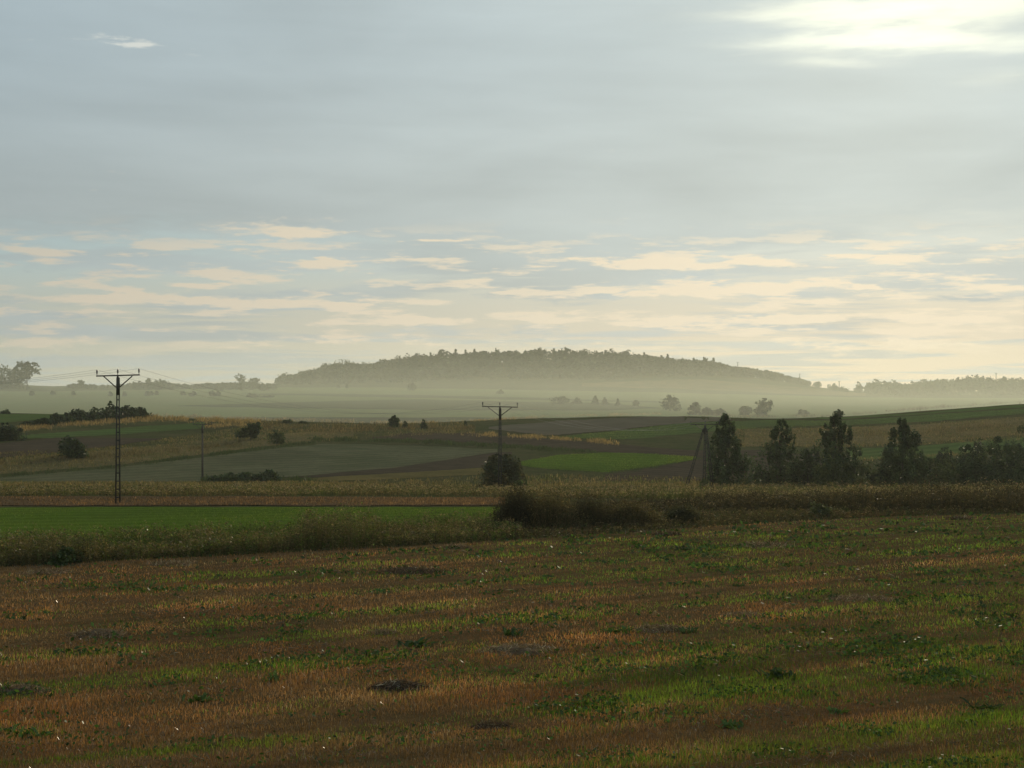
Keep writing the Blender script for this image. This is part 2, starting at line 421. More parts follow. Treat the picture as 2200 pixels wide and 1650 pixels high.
sheet_between('ploughed_field', 'dark ploughed wedge in front of the bush at the middle pole', M['plough'], [(640, 1025), (850, 1006), (1068, 972), (1100, 972)], [(640, 1029), (850, 1018), (1040, 1006), (1100, 1004)], 0.09)
sheet_between('dry_field', 'golden dry strip under the dark ploughed wedge', M['gold'], [(660, 1029), (850, 1018), (1040, 1006)], [(660, 1037), (850, 1030), (1040, 1020)], 0.08)
sheet_between('ploughed_field', 'long dark ploughed band across the middle slope', M['plough'], [(800, 940), (880, 931), (1000, 931), (1100, 938), (1250, 950), (1480, 968), (1700, 968)], [(800, 944), (900, 947), (1000, 951), (1100, 956), (1250, 968), (1480, 983), (1700, 1000)], 0.08)
sheet_between('ploughed_field', 'grey harrowed field on the right crest', M['plough2'], [(1050, 918), (1200, 905), (1400, 896), (1500, 894), (1570, 898)], [(1050, 922), (1180, 937), (1320, 925), (1450, 911), (1570, 903)], 0.08)
sheet_between('green_pasture', 'long soft green field on the right slope', M['green2'], [(1200, 940), (1330, 926), (1480, 908), (1650, 903), (1800, 905), (2000, 892), (2200, 879), (2450, 864)], [(1200, 943), (1350, 945), (1500, 931), (1650, 917), (1850, 913), (2000, 906), (2200, 890), (2450, 874)], 0.07)
sheet_between('green_pasture', 'green strip along the top right crest', M['green2'], [(1560, 897), (1800, 898), (2000, 886), (2200, 870), (2450, 858)], [(1560, 899), (1800, 901), (2000, 890), (2200, 876), (2450, 862)], 0.07)
sheet_between('green_crop_field', 'bright green field between the middle pole and the strutted pole', M['green'], [(1120, 992), (1200, 979), (1300, 973), (1400, 976), (1495, 983)], [(1120, 1001), (1180, 1009), (1300, 1016), (1400, 1004), (1495, 988)], 0.09)
sheet_between('ploughed_field', 'dark ploughed field behind the strutted pole and poplars', M['plough'], [(1300, 1020), (1420, 1003), (1520, 985), (1800, 972)], [(1300, 1034), (1420, 1034), (1520, 1034), (1800, 1034)], 0.06)
sheet_between('tawny_field', 'tawny rough meadow on the right slope', M['tawny'], [(1600, 922), (1850, 918), (2000, 912), (2200, 896), (2450, 880)], [(1600, 960), (1850, 958), (2000, 950), (2200, 935), (2450, 925)], 0.06)
sheet_between('green_pasture', 'short green strip behind the right bushes', M['green2'], [(1820, 966), (2000, 958), (2160, 942), (2300, 935)], [(1820, 988), (2000, 985), (2160, 966), (2300, 960)], 0.08)
sheet_between('green_pasture', 'broad pale meadow on the floor of the misty far valley', M['far'], [(-250, 833), (500, 833), (800, 833), (1100, 838), (1500, 846), (1850, 855), (2400, 856)], [(-250, 896), (500, 898), (1100, 898), (1850, 898), (2400, 898)], 0.2, ymin=560, m=40)
sheet_between('green_pasture', 'far pale green field across the hazy valley', M['far'], [(560, 842), (700, 836), (900, 836), (1100, 842), (1400, 856)], [(560, 843), (700, 845), (900, 848), (1100, 854), (1400, 857)], 0.4, ymin=560)
sheet_between('tawny_field', 'far tawny field low in the hazy valley', M['far_dark'], [(380, 874), (620, 866), (900, 860), (1300, 868), (1420, 878)], [(380, 875), (620, 878), (900, 883), (1300, 884), (1420, 879)], 0.4, ymin=560)
sheet_between('green_pasture', 'far green field on the misty left slope', M['far'], [(60, 850), (200, 845), (300, 842), (500, 846)], [(60, 851), (200, 852), (300, 850), (500, 847)], 0.4, ymin=560)
sheet_between('dark_field', 'far dark field on the misty left slope', M['far_dark'], [(-150, 832), (100, 832), (400, 831)], [(-150, 842), (100, 842), (400, 838)], 0.4, ymin=560)
sheet_between('dark_field', 'far dark strip under the pale green valley field', M['far_dark'], [(520, 848), (700, 847), (900, 850), (1150, 856), (1420, 865)], [(520, 849), (700, 853), (900, 856), (1150, 861), (1420, 866)], 0.4, ymin=560)
sheet_between('tawny_field', 'far tawny field on the right shoulder of the wooded hill', M['tawny'], [(1250, 825), (1500, 815), (1700, 832), (1860, 846)], [(1250, 832), (1500, 838), (1700, 848), (1860, 852)], 0.4, ymin=560)

# ------------------------------------------------------------------ plants: blades, leaves
def blades(X, Y, Z, h, w, col, lean=0.25, tipw=0.25, two=True):
    """Upright stalks: one quad each (two=True: bent in two quads)."""
    n = len(X)
    a = rng.uniform(0, 2 * np.pi, n); la = rng.uniform(0, 2 * np.pi, n)
    l = np.abs(rng.normal(0, lean, n)) * h
    b = np.stack([X, Y, Z], -1)
    side = np.stack([np.cos(a), np.sin(a), 0 * a], -1) * (w / 2)[:, None]
    tip = b + np.stack([np.cos(la) * l, np.sin(la) * l, np.sqrt(np.maximum(h * h - l * l, h * h * .05))], -1)
    if two:
        mid = b * 0.45 + tip * 0.55 + np.stack([0 * l, 0 * l, 0.12 * l], -1)
        V = np.stack([b - side, b + side, mid + side * .9, mid - side * .9, tip], 1).reshape(-1, 3)
        i = np.arange(n) * 5
        q = np.stack([i, i + 1, i + 2, i + 3], -1); t_ = np.stack([i + 3, i + 2, i + 4], -1)
        return V, q, t_, np.concatenate([col, col])
    V = np.stack([b - side, b + side, tip + side * tipw, tip - side * tipw], 1).reshape(-1, 3)
    i = np.arange(n) * 4
    return V, np.stack([i, i + 1, i + 2, i + 3], -1), np.zeros((0, 3), int), col
def leaves(P_, size, col, up=0.0, aspect=0.55, nrm=None):
    """Loose diamond leaves at points P_."""
    n = len(P_)
    d = rng.normal(size=(n, 3)); d[:, 2] = d[:, 2] * 0.6 + up
    d /= np.linalg.norm(d, axis=1, keepdims=True)
    e = rng.normal(size=(n, 3)); e -= (e * d).sum(1, keepdims=True) * d; e /= np.linalg.norm(e, axis=1, keepdims=True)
    s = (size * np.ones(n))[:, None]
    a = d * s * 0.5; b = e * s * 0.5 * aspect
    V = np.stack([P_ - a, P_ + b - a * .1, P_ + a, P_ - b - a * .1], 1).reshape(-1, 3)
    i = np.arange(n) * 4
    return V, np.stack([i, i + 1, i + 2, i + 3], -1), np.zeros((0, 3), int), col
def join(parts):
    V, Q_, T, c1, c2, off = [], [], [], [], [], 0
    for v, q, t_, c_ in parts:
        V.append(v); Q_.append(q + off); T.append(t_ + off); c1.append(c_[:len(q)]); c2.append(c_[len(q):]); off += len(v)
    return np.concatenate(V), np.concatenate(Q_), np.concatenate(T), np.concatenate(c1 + c2)
def build(name, parts, mat, parent=None):
    V, q, t_, c_ = join(parts)
    return link(name, mesh_np(name, V, q, t_, c_, mat), parent)
def jit(col, n, v=0.25, hue=0.08):
    c_ = np.array(col)[None, :] * np.exp(rng.normal(0, v, (n, 1))) * np.exp(rng.normal(0, hue, (n, 3)))
    return np.clip(c_, 0.003, 0.8)

# --- foreground stubble and the grass growing through it
GREENS = [(1720, 1165, 520, 20, .9), (2150, 1132, 300, 24, 1.3), (1300, 1190, 350, 18, .5), (2120, 1260, 200, 40, .55), (465, 1358, 55, 30, .9), (640, 1368, 110, 16, .5),
          (560, 1240, 190, 9, .75), (1560, 1468, 190, 30, .75), (1480, 1475, 120, 30, .4), (1400, 1350, 190, 18, .5), (1780, 1288, 190, 16, .55), (1500, 1225, 300, 18, .35),
          (70, 1580, 90, 22, .5), (2050, 1385, 180, 35, .4), (1240, 1245, 200, 12, .5), (300, 1270, 200, 10, .35), (1700, 1590, 160, 30, .4), (2150, 1560, 110, 60, .45), (1150, 1450, 160, 20, .3), (360, 1590, 150, 20, .3), (650, 1530, 160, 20, .25)]
def greenness(X, Y):
    px = X / Y * F + 1100; row = 825 - hgt(X, Y) / Y * F
    s_ = -0.606 * X + 0.795 * Y; a_ = 0.795 * X + 0.606 * Y
    sw_ = np.sin(s_ * 2 * np.pi / 4.3 + 2.2 * fbm(a_ / 12, s_ / 9, 22, 3))
    g = 0.10 + 0.24 * sw_ + 1.05 * (fbm(s_ / .9, a_ / 13.0, 21, 4) - 0.48) * 2 + 0.7 * (fbm(X / .8, Y / 1.0, 31, 4) - .5)
    for bx, by, bw, bh, am in GREENS:
        g = g + am * np.exp(-((px - bx) / bw) ** 2 - ((row - by) / bh) ** 2)
    g = g + np.interp(px, [0, 1100, 2200], [-0.16, 0.03, 0.26])
    return np.clip(g, 0, 1)
def in_field(n, near_bias):
    """Points spread over the near field, thinning with distance."""
    px = rng.uniform(-160, 2360, n)
    row = 1660 + 60 - (rng.uniform(0, 1, n) ** near_bias) * 640
    keep = row > np.interp(px, *zip(*FRONT)) - 3
    px, row = px[keep], row[keep]
    # the land is nearly a plane here: invert row -> depth on a table
    ty = np.arange(14, 110, 0.25); tr = 825 - hgt(0 * ty, ty) / ty * F
    Y = np.interp(-row, -tr, ty); X = (px - 1100) / F * Y
    return X, Y
X, Y = in_field(430000, 1.0)
X += rng.normal(0, .05, len(X)); Y += rng.normal(0, .15, len(Y))
g = greenness(X, Y)
isg = rng.uniform(0, 1, len(X)) < g * 0.95
Z = hgt(X, Y)
pat = fbm(X / 2.3, Y / 2.3, 41, 4)
lod = np.maximum(Y / 24.0, 0.8)
h = np.where(isg, rng.uniform(.04, .14, len(X)), rng.uniform(.03, .115, len(X))) * (0.45 + 1.1 * pat)
w = np.where(isg, .010, .008) * lod ** 0.9
dry = np.array([.360, .165, .055]); dry2 = np.array([.280, .168, .070]); pale = np.array([.36, .29, .18]); gr = np.array([.085, .160, .014]); gr2 = np.array([.150, .195, .022])
n = len(X)
s_ = -0.606 * X + 0.795 * Y; a_ = 0.795 * X + 0.606 * Y
row_and_shade = 0.92 + 0.28 * np.sin(s_ * 2 * np.pi / 4.3 + 2.2 * fbm(a_ / 12, s_ / 9, 22, 3)) + 0.9 * (fbm(s_ / .45, a_ / 11, 24, 3) - .5)
row_and_shade = row_and_shade * np.interp(Y, [20, 30, 45], [.70, .92, 1.0])  # blade tint dims towards the camera: foreground shade painted into the colour
mixv = np.clip(fbm(X / 3.1, Y / 3.1, 51, 3) * 1.8 - .4, 0, 1)[:, None]
col = (dry * (1 - mixv) + dry2 * mixv)
col = np.where(rng.uniform(0, 1, (n, 1)) < 0.05, pale, col)
gcol = gr * (1 - mixv) + gr2 * mixv
col = np.where(isg[:, None], gcol, col) * np.exp(rng.normal(0, .28, (n, 1))) * (0.55 + 0.9 * pat[:, None]) * row_and_shade[:, None]
V, q, t_, c_ = blades(X[~isg], Y[~isg], Z[~isg], h[~isg], w[~isg], col[~isg], .42, .8, False)
o = link('stubble', mesh_np('stubble', V, q, t_, c_, M['blade'])); tag(o, 'cut brown cereal stubble standing in the near field', kind='stuff')
V, q, t_, c_ = blades(X[isg], Y[isg], Z[isg], h[isg] * 1.05, w[isg], col[isg], .45, .2, True)
o = link('grass', mesh_np('grass', V, q, t_, c_, M['grass'])); tag(o, 'green grass growing through the stubble in the near field', kind='stuff')
# loose straw left lying in swaths
X, Y = in_field(90000, 0.95)
s_ = -0.606 * X + 0.795 * Y; a_ = 0.795 * X + 0.606 * Y
sw_ = np.sin(s_ * 2 * np.pi / 4.3 + 2.2 * fbm(a_ / 12, s_ / 9, 22, 3) + 2.6)
keep = rng.uniform(0, 1, len(X)) < np.clip((sw_ - .35) * 1.2, 0, 1) * np.clip((fbm(X / 1.6, Y / 1.6, 91, 4) - .45) * 6, 0, 1)
X, Y = X[keep], Y[keep]; n = len(X)
P_ = np.stack([X, Y, hgt(X, Y) + rng.uniform(.03, .12, n)], -1)
col = jit((.105, .078, .048), n, .45); col[rng.uniform(0, 1, n) < .02] = (.26, .21, .14)
o = build('loose_straw', [leaves(P_, rng.uniform(.08, .22, n) * np.maximum(Y / 34, .8), col, .0, .10)], M['straw'])
tag(o, 'loose grey straw lying in swaths on the stubble', kind='stuff')
# low leafy ground weeds in patches
X, Y = in_field(110000, 0.9)
keep = rng.uniform(0, 1, len(X)) < np.clip((fbm(X / 1.4, Y / 1.4, 61, 3) - .50) * 5, 0, 1) * (0.2 + greenness(X, Y))
X, Y = X[keep], Y[keep]; Z = hgt(X, Y)
P_ = np.stack([X, Y, Z + rng.uniform(.02, .16, len(X))], -1)
o = build('ground_weeds', [leaves(P_, rng.uniform(.05, .11, len(X)) * np.maximum(Y / 28, .8), jit((.040, .078, .016), len(X), .4), .2, .6)], M['weed'])
tag(o, 'low leafy weeds scattered between the stubble rows', kind='stuff')

# --- strips of tall weeds
def strip_points(n, front, back, x0, x1):
    px = rng.uniform(x0, x1, n); k_ = rng.uniform(0, 1, n)
    row = np.interp(px, *zip(*front)) * (1 - k_) + np.interp(px, *zip(*back)) * k_
    ty = np.arange(40, 240, 0.25)
    Y = np.empty(n)
    for lo in range(-700, 3000, 200):
        m_ = (px >= lo) & (px < lo + 200)
        if m_.any():
            u = (lo + 100 - 1100) / F
            tr = 825 - hgt(u * ty, ty) / ty * F
            tr = np.minimum.accumulate(tr)
            Y[m_] = np.interp(-row[m_], -tr, ty)
    return (px - 1100) / F * Y, Y, px
def herbs(name, label, n, front, back, x0, x1, hfun, palette, w, leafn=6, leafs=.07, plume=0.3, mat='weed', head=(.20, .15, .08)):
    X, Y, px = strip_points(n, front, back, x0, x1)
    Z = hgt(X, Y)
    h = hfun(px, X, Y) * rng.uniform(.35, 1.2, n) * (0.55 + 0.9 * fbm(X / .9, Y / .9, 72, 3))
    pal = np.array(palette); pi = (fbm(X / 4, Y / 4, 71, 3) * 1.6 - .3 + rng.normal(0, .18, n)) * len(pal)
    col = pal[np.clip(pi.astype(int), 0, len(pal) - 1)] * np.exp(rng.normal(0, .25, (n, 1)))
    parts = [blades(X, Y, Z, h, w * np.ones(n), col, .22, .3, True)]
    # leaves up the stem
    r_ = np.repeat(np.arange(n), leafn); m_ = len(r_)
    tz = rng.uniform(.15, .95, m_)
    P_ = np.stack([X[r_] + rng.normal(0, .10, m_) * h[r_], Y[r_] + rng.normal(0, .10, m_) * h[r_], Z[r_] + tz * h[r_]], -1)
    parts.append(leaves(P_, leafs * rng.uniform(.6, 1.5, m_), col[r_] * np.exp(rng.normal(0, .3, (m_, 1))), .35, .4))
    # seed heads
    s_ = np.where(rng.uniform(0, 1, n) < plume)[0]
    if len(s_):
        r_ = np.repeat(s_, 4); m_ = len(r_)
        P_ = np.stack([X[r_] + rng.normal(0, .05, m_), Y[r_] + rng.normal(0, .05, m_), Z[r_] + h[r_] * rng.uniform(.88, 1.08, m_)], -1)
        parts.append(leaves(P_, leafs * 1.1, jit(head, m_, .3), .8, .22))
    o = build(name, parts, M[mat])
    return tag(o, label, kind='stuff')
BACK = [(-300, 1195), (0, 1178), (400, 1160), (800, 1140), (1100, 1122), (1300, 1112), (1600, 1102), (2200, 1085), (2500, 1080)]
def h_left(px, X, Y):
    return (0.12 + 0.85 * fbm(X / 3, Y / 3, 81, 3) + np.interp(px, [0, 120, 620, 660, 790, 830, 1000, 1100], [.20, .25, .1, .75, .75, .15, .2, .3])) * np.interp(px, [-300, 1000, 1120, 2200], [1, 1, .55, .3])
herbs('tall_weeds', 'tall green and brown weeds along the left edge of the stubble', 11000, FRONT, BACK, -250, 1120, h_left,
      [(.062, .090, .019), (.080, .104, .022), (.125, .100, .042), (.062, .060, .022)], .016, 11, .10, .18)
herbs('tall_weeds', 'low olive weeds right of the dark shrubs', 7000, FRONT, BACK, 1080, 2450, lambda p, X, Y: .18 + .38 * fbm(X / 3, Y / 3, 82, 3),
      [(.060, .052, .020), (.080, .060, .024), (.055, .062, .018), (.090, .062, .028)], .020, 8, .10, .15)
BELT_F = [(-300, 1066), (0, 1066), (500, 1066), (1000, 1066), (1300, 1072), (1700, 1080), (2200, 1082), (2500, 1082)]
BELT_B = [(-300, 1052), (0, 1052), (500, 1053), (1000, 1054), (1300, 1055), (1700, 1054), (2200, 1054), (2500, 1054)]
def h_belt(px, X, Y):
    return (.10 + 1.0 * fbm(X / 5, Y / 5, 83, 3)) * np.interp(px, [0, 700, 1100, 1500, 1700, 2200], [.85, .95, .95, 1.0, 1.15, 1.2])
herbs('grass_belt', 'long belt of olive and straw coloured grass across the field behind the crop', 26000, BELT_F, BELT_B, -280, 2480, h_belt,
      [(.070, .080, .023), (.090, .088, .028), (.130, .100, .042), (.066, .060, .023)], .028, 5, .15, .30, 'grass', (.26, .20, .11))
DARK_F = [(1180, 1098), (1400, 1100), (1650, 1098), (1900, 1103), (2200, 1102), (2500, 1100)]
DARK_B = [(1180, 1086), (1400, 1084), (1650, 1080), (1900, 1078), (2200, 1076), (2500, 1075)]
herbs('tall_weeds', 'dark brown tall weeds at the right edge of the field', 12000, DARK_F, DARK_B, 1300, 2480,
      lambda p, X, Y: (.30 + 1.2 * fbm(X / 4, Y / 4, 84, 3)) * np.interp(p, [1300, 1500, 1700, 1850, 2200], [.5, .6, .85, 1.2, 1.4]),
      [(.036, .030, .014), (.050, .038, .016), (.038, .036, .014), (.060, .045, .020)], .030, 8, .13, .10)

# --- dry grass fringes on the far slope: one stuff object per fringe
def fringe(label, line, hpx, n, palette, thick=5.0, ymin=100.0):
    n = int(n * 1.7)
    px = rng.uniform(line[0][0], line[-1][0], n)
    row = np.interp(px, *zip(*line)) + rng.normal(0, thick * .5, n)
    dens = fbm(px / 22, row / 6, R.randrange(999), 3)
    kp = dens > .34
    px, row, dens = px[kp], row[kp], dens[kp]
    pxr = np.round(px / 12) * 12
    u, inv = np.unique(pxr + 1j * np.round(row), return_inverse=True)
    _, Yu = project(u.real, u.imag, ymin)
    Y = Yu[inv] + rng.normal(0, 1.5, len(px)); X = (px - 1100) / F * Y
    h = hpx * .85 / F * Y * rng.uniform(.3, 1.3, len(px)) * (.2 + 1.3 * dens)
    pal = np.array(palette); col = pal[rng.integers(0, len(pal), len(px))] * np.exp(rng.normal(0, .2, (len(px), 1)))
    V, q, t_, c_ = blades(X, Y, hgt(X, Y) - .05, h, h * .22, col, .5, .4, False)
    return tag(link('dry_grass', mesh_np('dry_grass', V, q, t_, c_, M['grass'])), label, kind='stuff')
GOLD = [(.32, .22, .10), (.25, .18, .08), (.18, .135, .06)]
TAW = [(.095, .072, .032), (.070, .060, .025), (.120, .088, .038)]
DKG = [(.040, .062, .020), (.050, .070, .022), (.035, .050, .018)]
fringe('golden dry grass below the left crest shrubs', [(30, 925), (130, 914), (230, 908), (340, 900), (560, 908)], 8, 4200, GOLD)
fringe('golden grass along the left crest', [(320, 894), (550, 902), (760, 907)], 6, 2600, GOLD + TAW, 3)
fringe('dry golden grass beside the far small pole', [(440, 918), (500, 915), (560, 914)], 6, 700, GOLD, 3)
fringe('tawny grass on the middle crest', [(560, 915), (700, 925), (900, 918), (1020, 925)], 7, 4200, TAW + GOLD[2:], 9)
fringe('golden grass along the middle crest', [(760, 908), (900, 909), (1060, 902), (1200, 895), (1420, 891)], 5, 2600, GOLD, 2)
fringe('golden grass strip above the long ploughed band', [(990, 934), (1100, 938), (1200, 944), (1330, 955)], 8, 2600, GOLD, 3)
fringe('dark green bank rising across the left slope', [(-80, 1030), (0, 1024), (250, 1003), (400, 985), (550, 966), (690, 950)], 6, 4200, DKG, 3)
fringe('dark green bank above the grey stubble field', [(660, 946), (800, 947), (900, 950), (1100, 961), (1280, 972)], 7, 4200, DKG, 3)
fringe('tawny weeds below the left ploughed patch', [(-50, 1000), (150, 985), (300, 978), (520, 955)], 7, 3600, TAW, 8)
fringe('rough grass along the right crest', [(1480, 891), (1600, 897), (1800, 895), (2000, 878), (2250, 862)], 6, 3000, TAW + DKG[:1], 2)
fringe('tawny weeds on the right slope', [(1700, 932), (1900, 936), (2050, 925), (2250, 912)], 6, 4200, TAW + GOLD[2:], 10)
fringe('straw grass edge behind the right bushes', [(1830, 988), (1920, 985), (2100, 975)], 5, 900, GOLD, 2)
fringe('dark low scrub edge at the valley floor on the left', [(430, 1034), (520, 1028), (600, 1032), (720, 1034)], 9, 1600, DKG, 3)
fringe('dark bank along the foot of the bright green field', [(1130, 1005), (1250, 1014), (1340, 1018), (1420, 1003)], 4, 1300, DKG, 2)

# --- short grass on the fields beyond the belt, one stuff object per kind of field
def tufts(name, label, top, bot, n, hm, palette, mat='grass', ymin=60.0, wid=.5):
    x0, x1 = max(top[0][0], bot[0][0]), min(top[-1][0], bot[-1][0])
    cx = np.linspace(x0, x1, 60)
    _, Yt = project(cx, np.interp(cx, *zip(*top)), ymin); _, Yb = project(cx, np.interp(cx, *zip(*bot)), ymin)
    px = rng.uniform(x0, x1, n); k_ = rng.uniform(0, 1, n)
    Y = np.interp(px, cx, Yb) * (1 - k_) + np.interp(px, cx, Yt) * k_; X = (px - 1100) / F * Y
    pt = fbm(X / 6, Y / 14, R.randrange(999), 4)
    kp = rng.uniform(0, 1, n) < np.clip(pt * 2.2 - .3, .1, 1)
    X, Y, pt = X[kp], Y[kp], pt[kp]; n = len(X)
    pal = np.array(palette); idx = np.clip((pt * 1.5 - .25 + rng.normal(0, .15, n)) * len(pal), 0, len(pal) - 1).astype(int)
    col = pal[idx] * np.exp(rng.normal(0, .25, (n, 1)))
    h = hm * rng.uniform(.4, 1.3, n)
    V, q, t_, c_ = blades(X, Y, hgt(X, Y), h, h * wid, col, .5, .3, False)
    return tag(link(name, mesh_np(name, V, q, t_, c_, M[mat])), label, kind='stuff')
GRN = [(.055, .090, .012), (.085, .135, .015), (.105, .155, .018), (.140, .175, .026)]
PAS = [(0.061, 0.084, 0.024), (0.081, 0.121, 0.027), (0.115, 0.151, 0.035)]
MEA = [(0.065, 0.065, 0.023), (0.117, 0.099, 0.039), (0.169, 0.125, 0.055), (0.098, 0.099, 0.033)]
tufts('crop_blades', 'young green crop blades on the left strip', [(-250, 1093), (1075, 1092)], [(-250, 1185), (0, 1178), (500, 1156), (1075, 1128)], 60000, .10, GRN, wid=.35)
tufts('crop_blades', 'green blades on the field by the strutted pole', [(1120, 992), (1200, 979), (1300, 973), (1400, 976), (1495, 983)], [(1120, 1001), (1180, 1009), (1300, 1016), (1400, 1004), (1495, 988)], 9000, .22, GRN)
tufts('pasture_grass', 'short grass of the right slope pasture', [(1200, 940), (1480, 909), (1650, 904), (1800, 906), (2000, 893), (2250, 876)], [(1200, 943), (1350, 945), (1500, 930), (1850, 913), (2000, 905), (2250, 886)], 14000, .22, PAS)
tufts('stubble', 'thin reddish stubble on the brown strip', [(-250, 1069), (1085, 1071)], [(-250, 1088), (1085, 1087)], 16000, .16, [(.08, .050, .025), (.15, .088, .044), (.20, .118, .058)])
tufts('meadow_grass', 'rough grass on the left slope', [(-100, 980), (250, 960), (560, 912), (760, 912), (1000, 908)], [(-100, 1030), (250, 1000), (560, 962), (760, 944), (1000, 932)], 26000, .30, MEA)
tufts('meadow_grass', 'rough grass on the right slope', [(1560, 924), (1850, 919), (2250, 894)], [(1560, 962), (1850, 962), (2250, 945)], 22000, .30, MEA)
tufts('meadow_grass', 'rough grass on the valley floor in front of the slope', [(-200, 1038), (700, 1036), (1200, 1020), (1600, 1030), (2400, 1030)], [(-200, 1046), (700, 1046), (1200, 1046), (1600, 1046), (2400, 1046)], 30000, .35, MEA)
tufts('stubble', 'sparse stubble on the grey green field', [(0, 1028), (250, 1007), (550, 971), (690, 956), (900, 960), (1060, 967)], [(0, 1040), (440, 1034), (650, 1023), (850, 1005), (1060, 972)], 26000, .13, [(.07, .066, .030), (.10, .090, .045), (.12, .10, .05)])
# ------------------------------------------------------------------ trees and bushes
def crown(w, h, style, n, leaf, pal, seed):
    """Foliage of leaf-sized faces in clumps filling the crown's volume; base at z = 0."""
    g_ = np.random.default_rng(seed)
    if style == 'poplar':
        K = 230; t = g_.uniform(0.0, 1, K) ** 1.15
        prof = np.where(t < .3, .80 + .67 * t, 1.0 - ((t - .3) / .7) ** 1.35 * .84) * (1 + .22 * np.sin(t * 23 + seed))
        cr, el_ = .058, 2.0
    elif style == 'conifer':
        K = 60; t = g_.uniform(0, 1, K) ** 1.2; prof = (1 - t) ** .9 * 1.0 + .04; cr, el_ = .09, .7
    elif style == 'bush':
        K = 110; t = g_.uniform(0.03, .95, K); prof = np.sqrt(np.clip(1 - (t * 1.02 - .18) ** 2 / .72, .03, 1)); cr, el_ = .085, 1.1
    elif style == 'column':
        K = 44; t = g_.uniform(0.04, .97, K); prof = np.clip(1.05 - (t * 1.0 - .35) ** 2 * 2.0, .2, 1); cr, el_ = .14, 1.2
    else:   # round or loose crown on a trunk
        K = 60; t = g_.uniform(.06, .96, K); prof = np.sqrt(np.clip(1 - ((t - .5) / .5) ** 2, .05, 1)); cr, el_ = .13, .9
    th = g_.uniform(0, 2 * np.pi, K)
    lobe = 1 + .22 * np.sin(th * 2 + seed) + .15 * np.sin(th * 3 + t * 7 + seed * 2)
    rr = prof * lobe * g_.uniform(0, 1, K) ** .42 * (w / 2) * (.92 if style == 'poplar' else .85)
    cx, cy, cz = rr * np.cos(th), rr * np.sin(th), t * h
    if style in ('bush', 'round', 'loose') and seed not in DOMES:     # several unequal domes instead of one
        m_ = int(g_.integers(4, 7)); sub = g_.integers(0, m_, K); sub[:3] = 0
        sx, sy = g_.normal(0, .20, m_) * w, g_.normal(0, .20, m_) * w; sx[0] *= .3; sy[0] *= .3
        sw = g_.uniform(.45, .72, m_); sh = g_.uniform(.55, .92, m_); sh[0] = 1.0
        sx -= sx.mean(); sy -= sy.mean()
        cx, cy = (cx * sw[sub] + sx[sub]) * 1.22, (cy * sw[sub] + sy[sub]) * 1.22
        cz = cz * sh[sub] if style == 'bush' else cz * sh[sub] + (1 - sh[sub]) * h * g_.uniform(0, .8, m_)[sub]
    cs = w * cr * g_.uniform(.6, 1.5, K) * (1.35 if style == 'loose' else 1.0) * np.maximum(prof, .3)
    k_ = g_.integers(0, K, n)
    d = g_.normal(size=(n, 3)); d *= (g_.uniform(0, 1, n) ** (1 / 3) / np.linalg.norm(d, axis=1))[:, None] * 1.25
    P_ = np.stack([cx[k_] + d[:, 0] * cs[k_], cy[k_] + d[:, 1] * cs[k_], cz[k_] + d[:, 2] * cs[k_] * el_], -1)
    if style == 'poplar':                       # shoots sweep upwards and outwards
        P_[:, 2] += np.abs(d[:, 2]) * .02 * h
    P_[:, 2] = np.maximum(P_[:, 2], .02 * h)
    pal = np.array(pal); ck = pal[g_.integers(0, len(pal), K)] * np.exp(g_.normal(0, .22, (K, 1)))
    col = ck[k_] * np.exp(g_.normal(0, .25, (n, 1)))
    return leaves(P_, leaf * g_.uniform(.6, 1.4, n), np.clip(col, .004, .5), .15, .65), (cx, cy, cz)
def prism(p0, p1, r0, r1, sides=6):
    p0, p1 = np.array(p0, float), np.array(p1, float)
    d = p1 - p0; d /= np.linalg.norm(d)
    a = np.cross(d, [0, 1, 0.01]); a /= np.linalg.norm(a); b = np.cross(d, a)
    an = np.linspace(0, 2 * np.pi, sides, endpoint=False)
    ring = np.cos(an)[:, None] * a + np.sin(an)[:, None] * b
    V = np.concatenate([p0 + ring * r0, p1 + ring * r1]); i = np.arange(sides); j = (i + 1) % sides
    return V, np.stack([i, j, j + sides, i + sides], -1), np.zeros((0, 3), int), np.full((sides, 3), .05)
def woody(w, h, z0, centers, seed, nl=9):
    g_ = np.random.default_rng(seed + 77)
    parts = []; top = z0 + (h - z0) * .8
    r0 = max(.05, h * .018)
    pts = [np.array([g_.normal(0, .012) * h * (k_ > 0), g_.normal(0, .012) * h * (k_ > 0), top * k_ / 4 - (.3 if k_ == 0 else 0)]) for k_ in range(5)]
    for k_ in range(4): parts.append(prism(pts[k_], pts[k_ + 1], r0 * (1 - .2 * k_), r0 * (.8 - .2 * k_ + .03)))
    idx = g_.permutation(len(centers[0]))[:nl]
    for i in idx:
        c_ = np.array([centers[0][i], centers[1][i], centers[2][i] + z0])
        f_ = np.clip((c_[2] - .25 * h * g_.uniform(.4, 1)) / top, .12, .95); k0 = int(f_ * 4); s_ = pts[min(k0, 4)]
        mid = (s_ + c_) / 2 + np.array([0, 0, .04 * h])
        parts.append(prism(s_, mid, r0 * .38, r0 * .25, 5)); parts.append(prism(mid, c_, r0 * .25, r0 * .08, 5))
    return parts
DARK = [(.034, .054, .015), (.046, .066, .018), (.026, .042, .013)]
OLIVE = [(.064, .084, .020), (.082, .096, .024), (.050, .068, .018)]
BROWN = [(.095, .072, .030), (.070, .066, .024), (.115, .082, .036)]
POP = [(.044, .070, .022), (.060, .088, .028), (.034, .054, .018)]
FARG = [(.036, .052, .022), (.045, .060, .025), (.030, .042, .020)]
_n = [100]
DOMES = set()
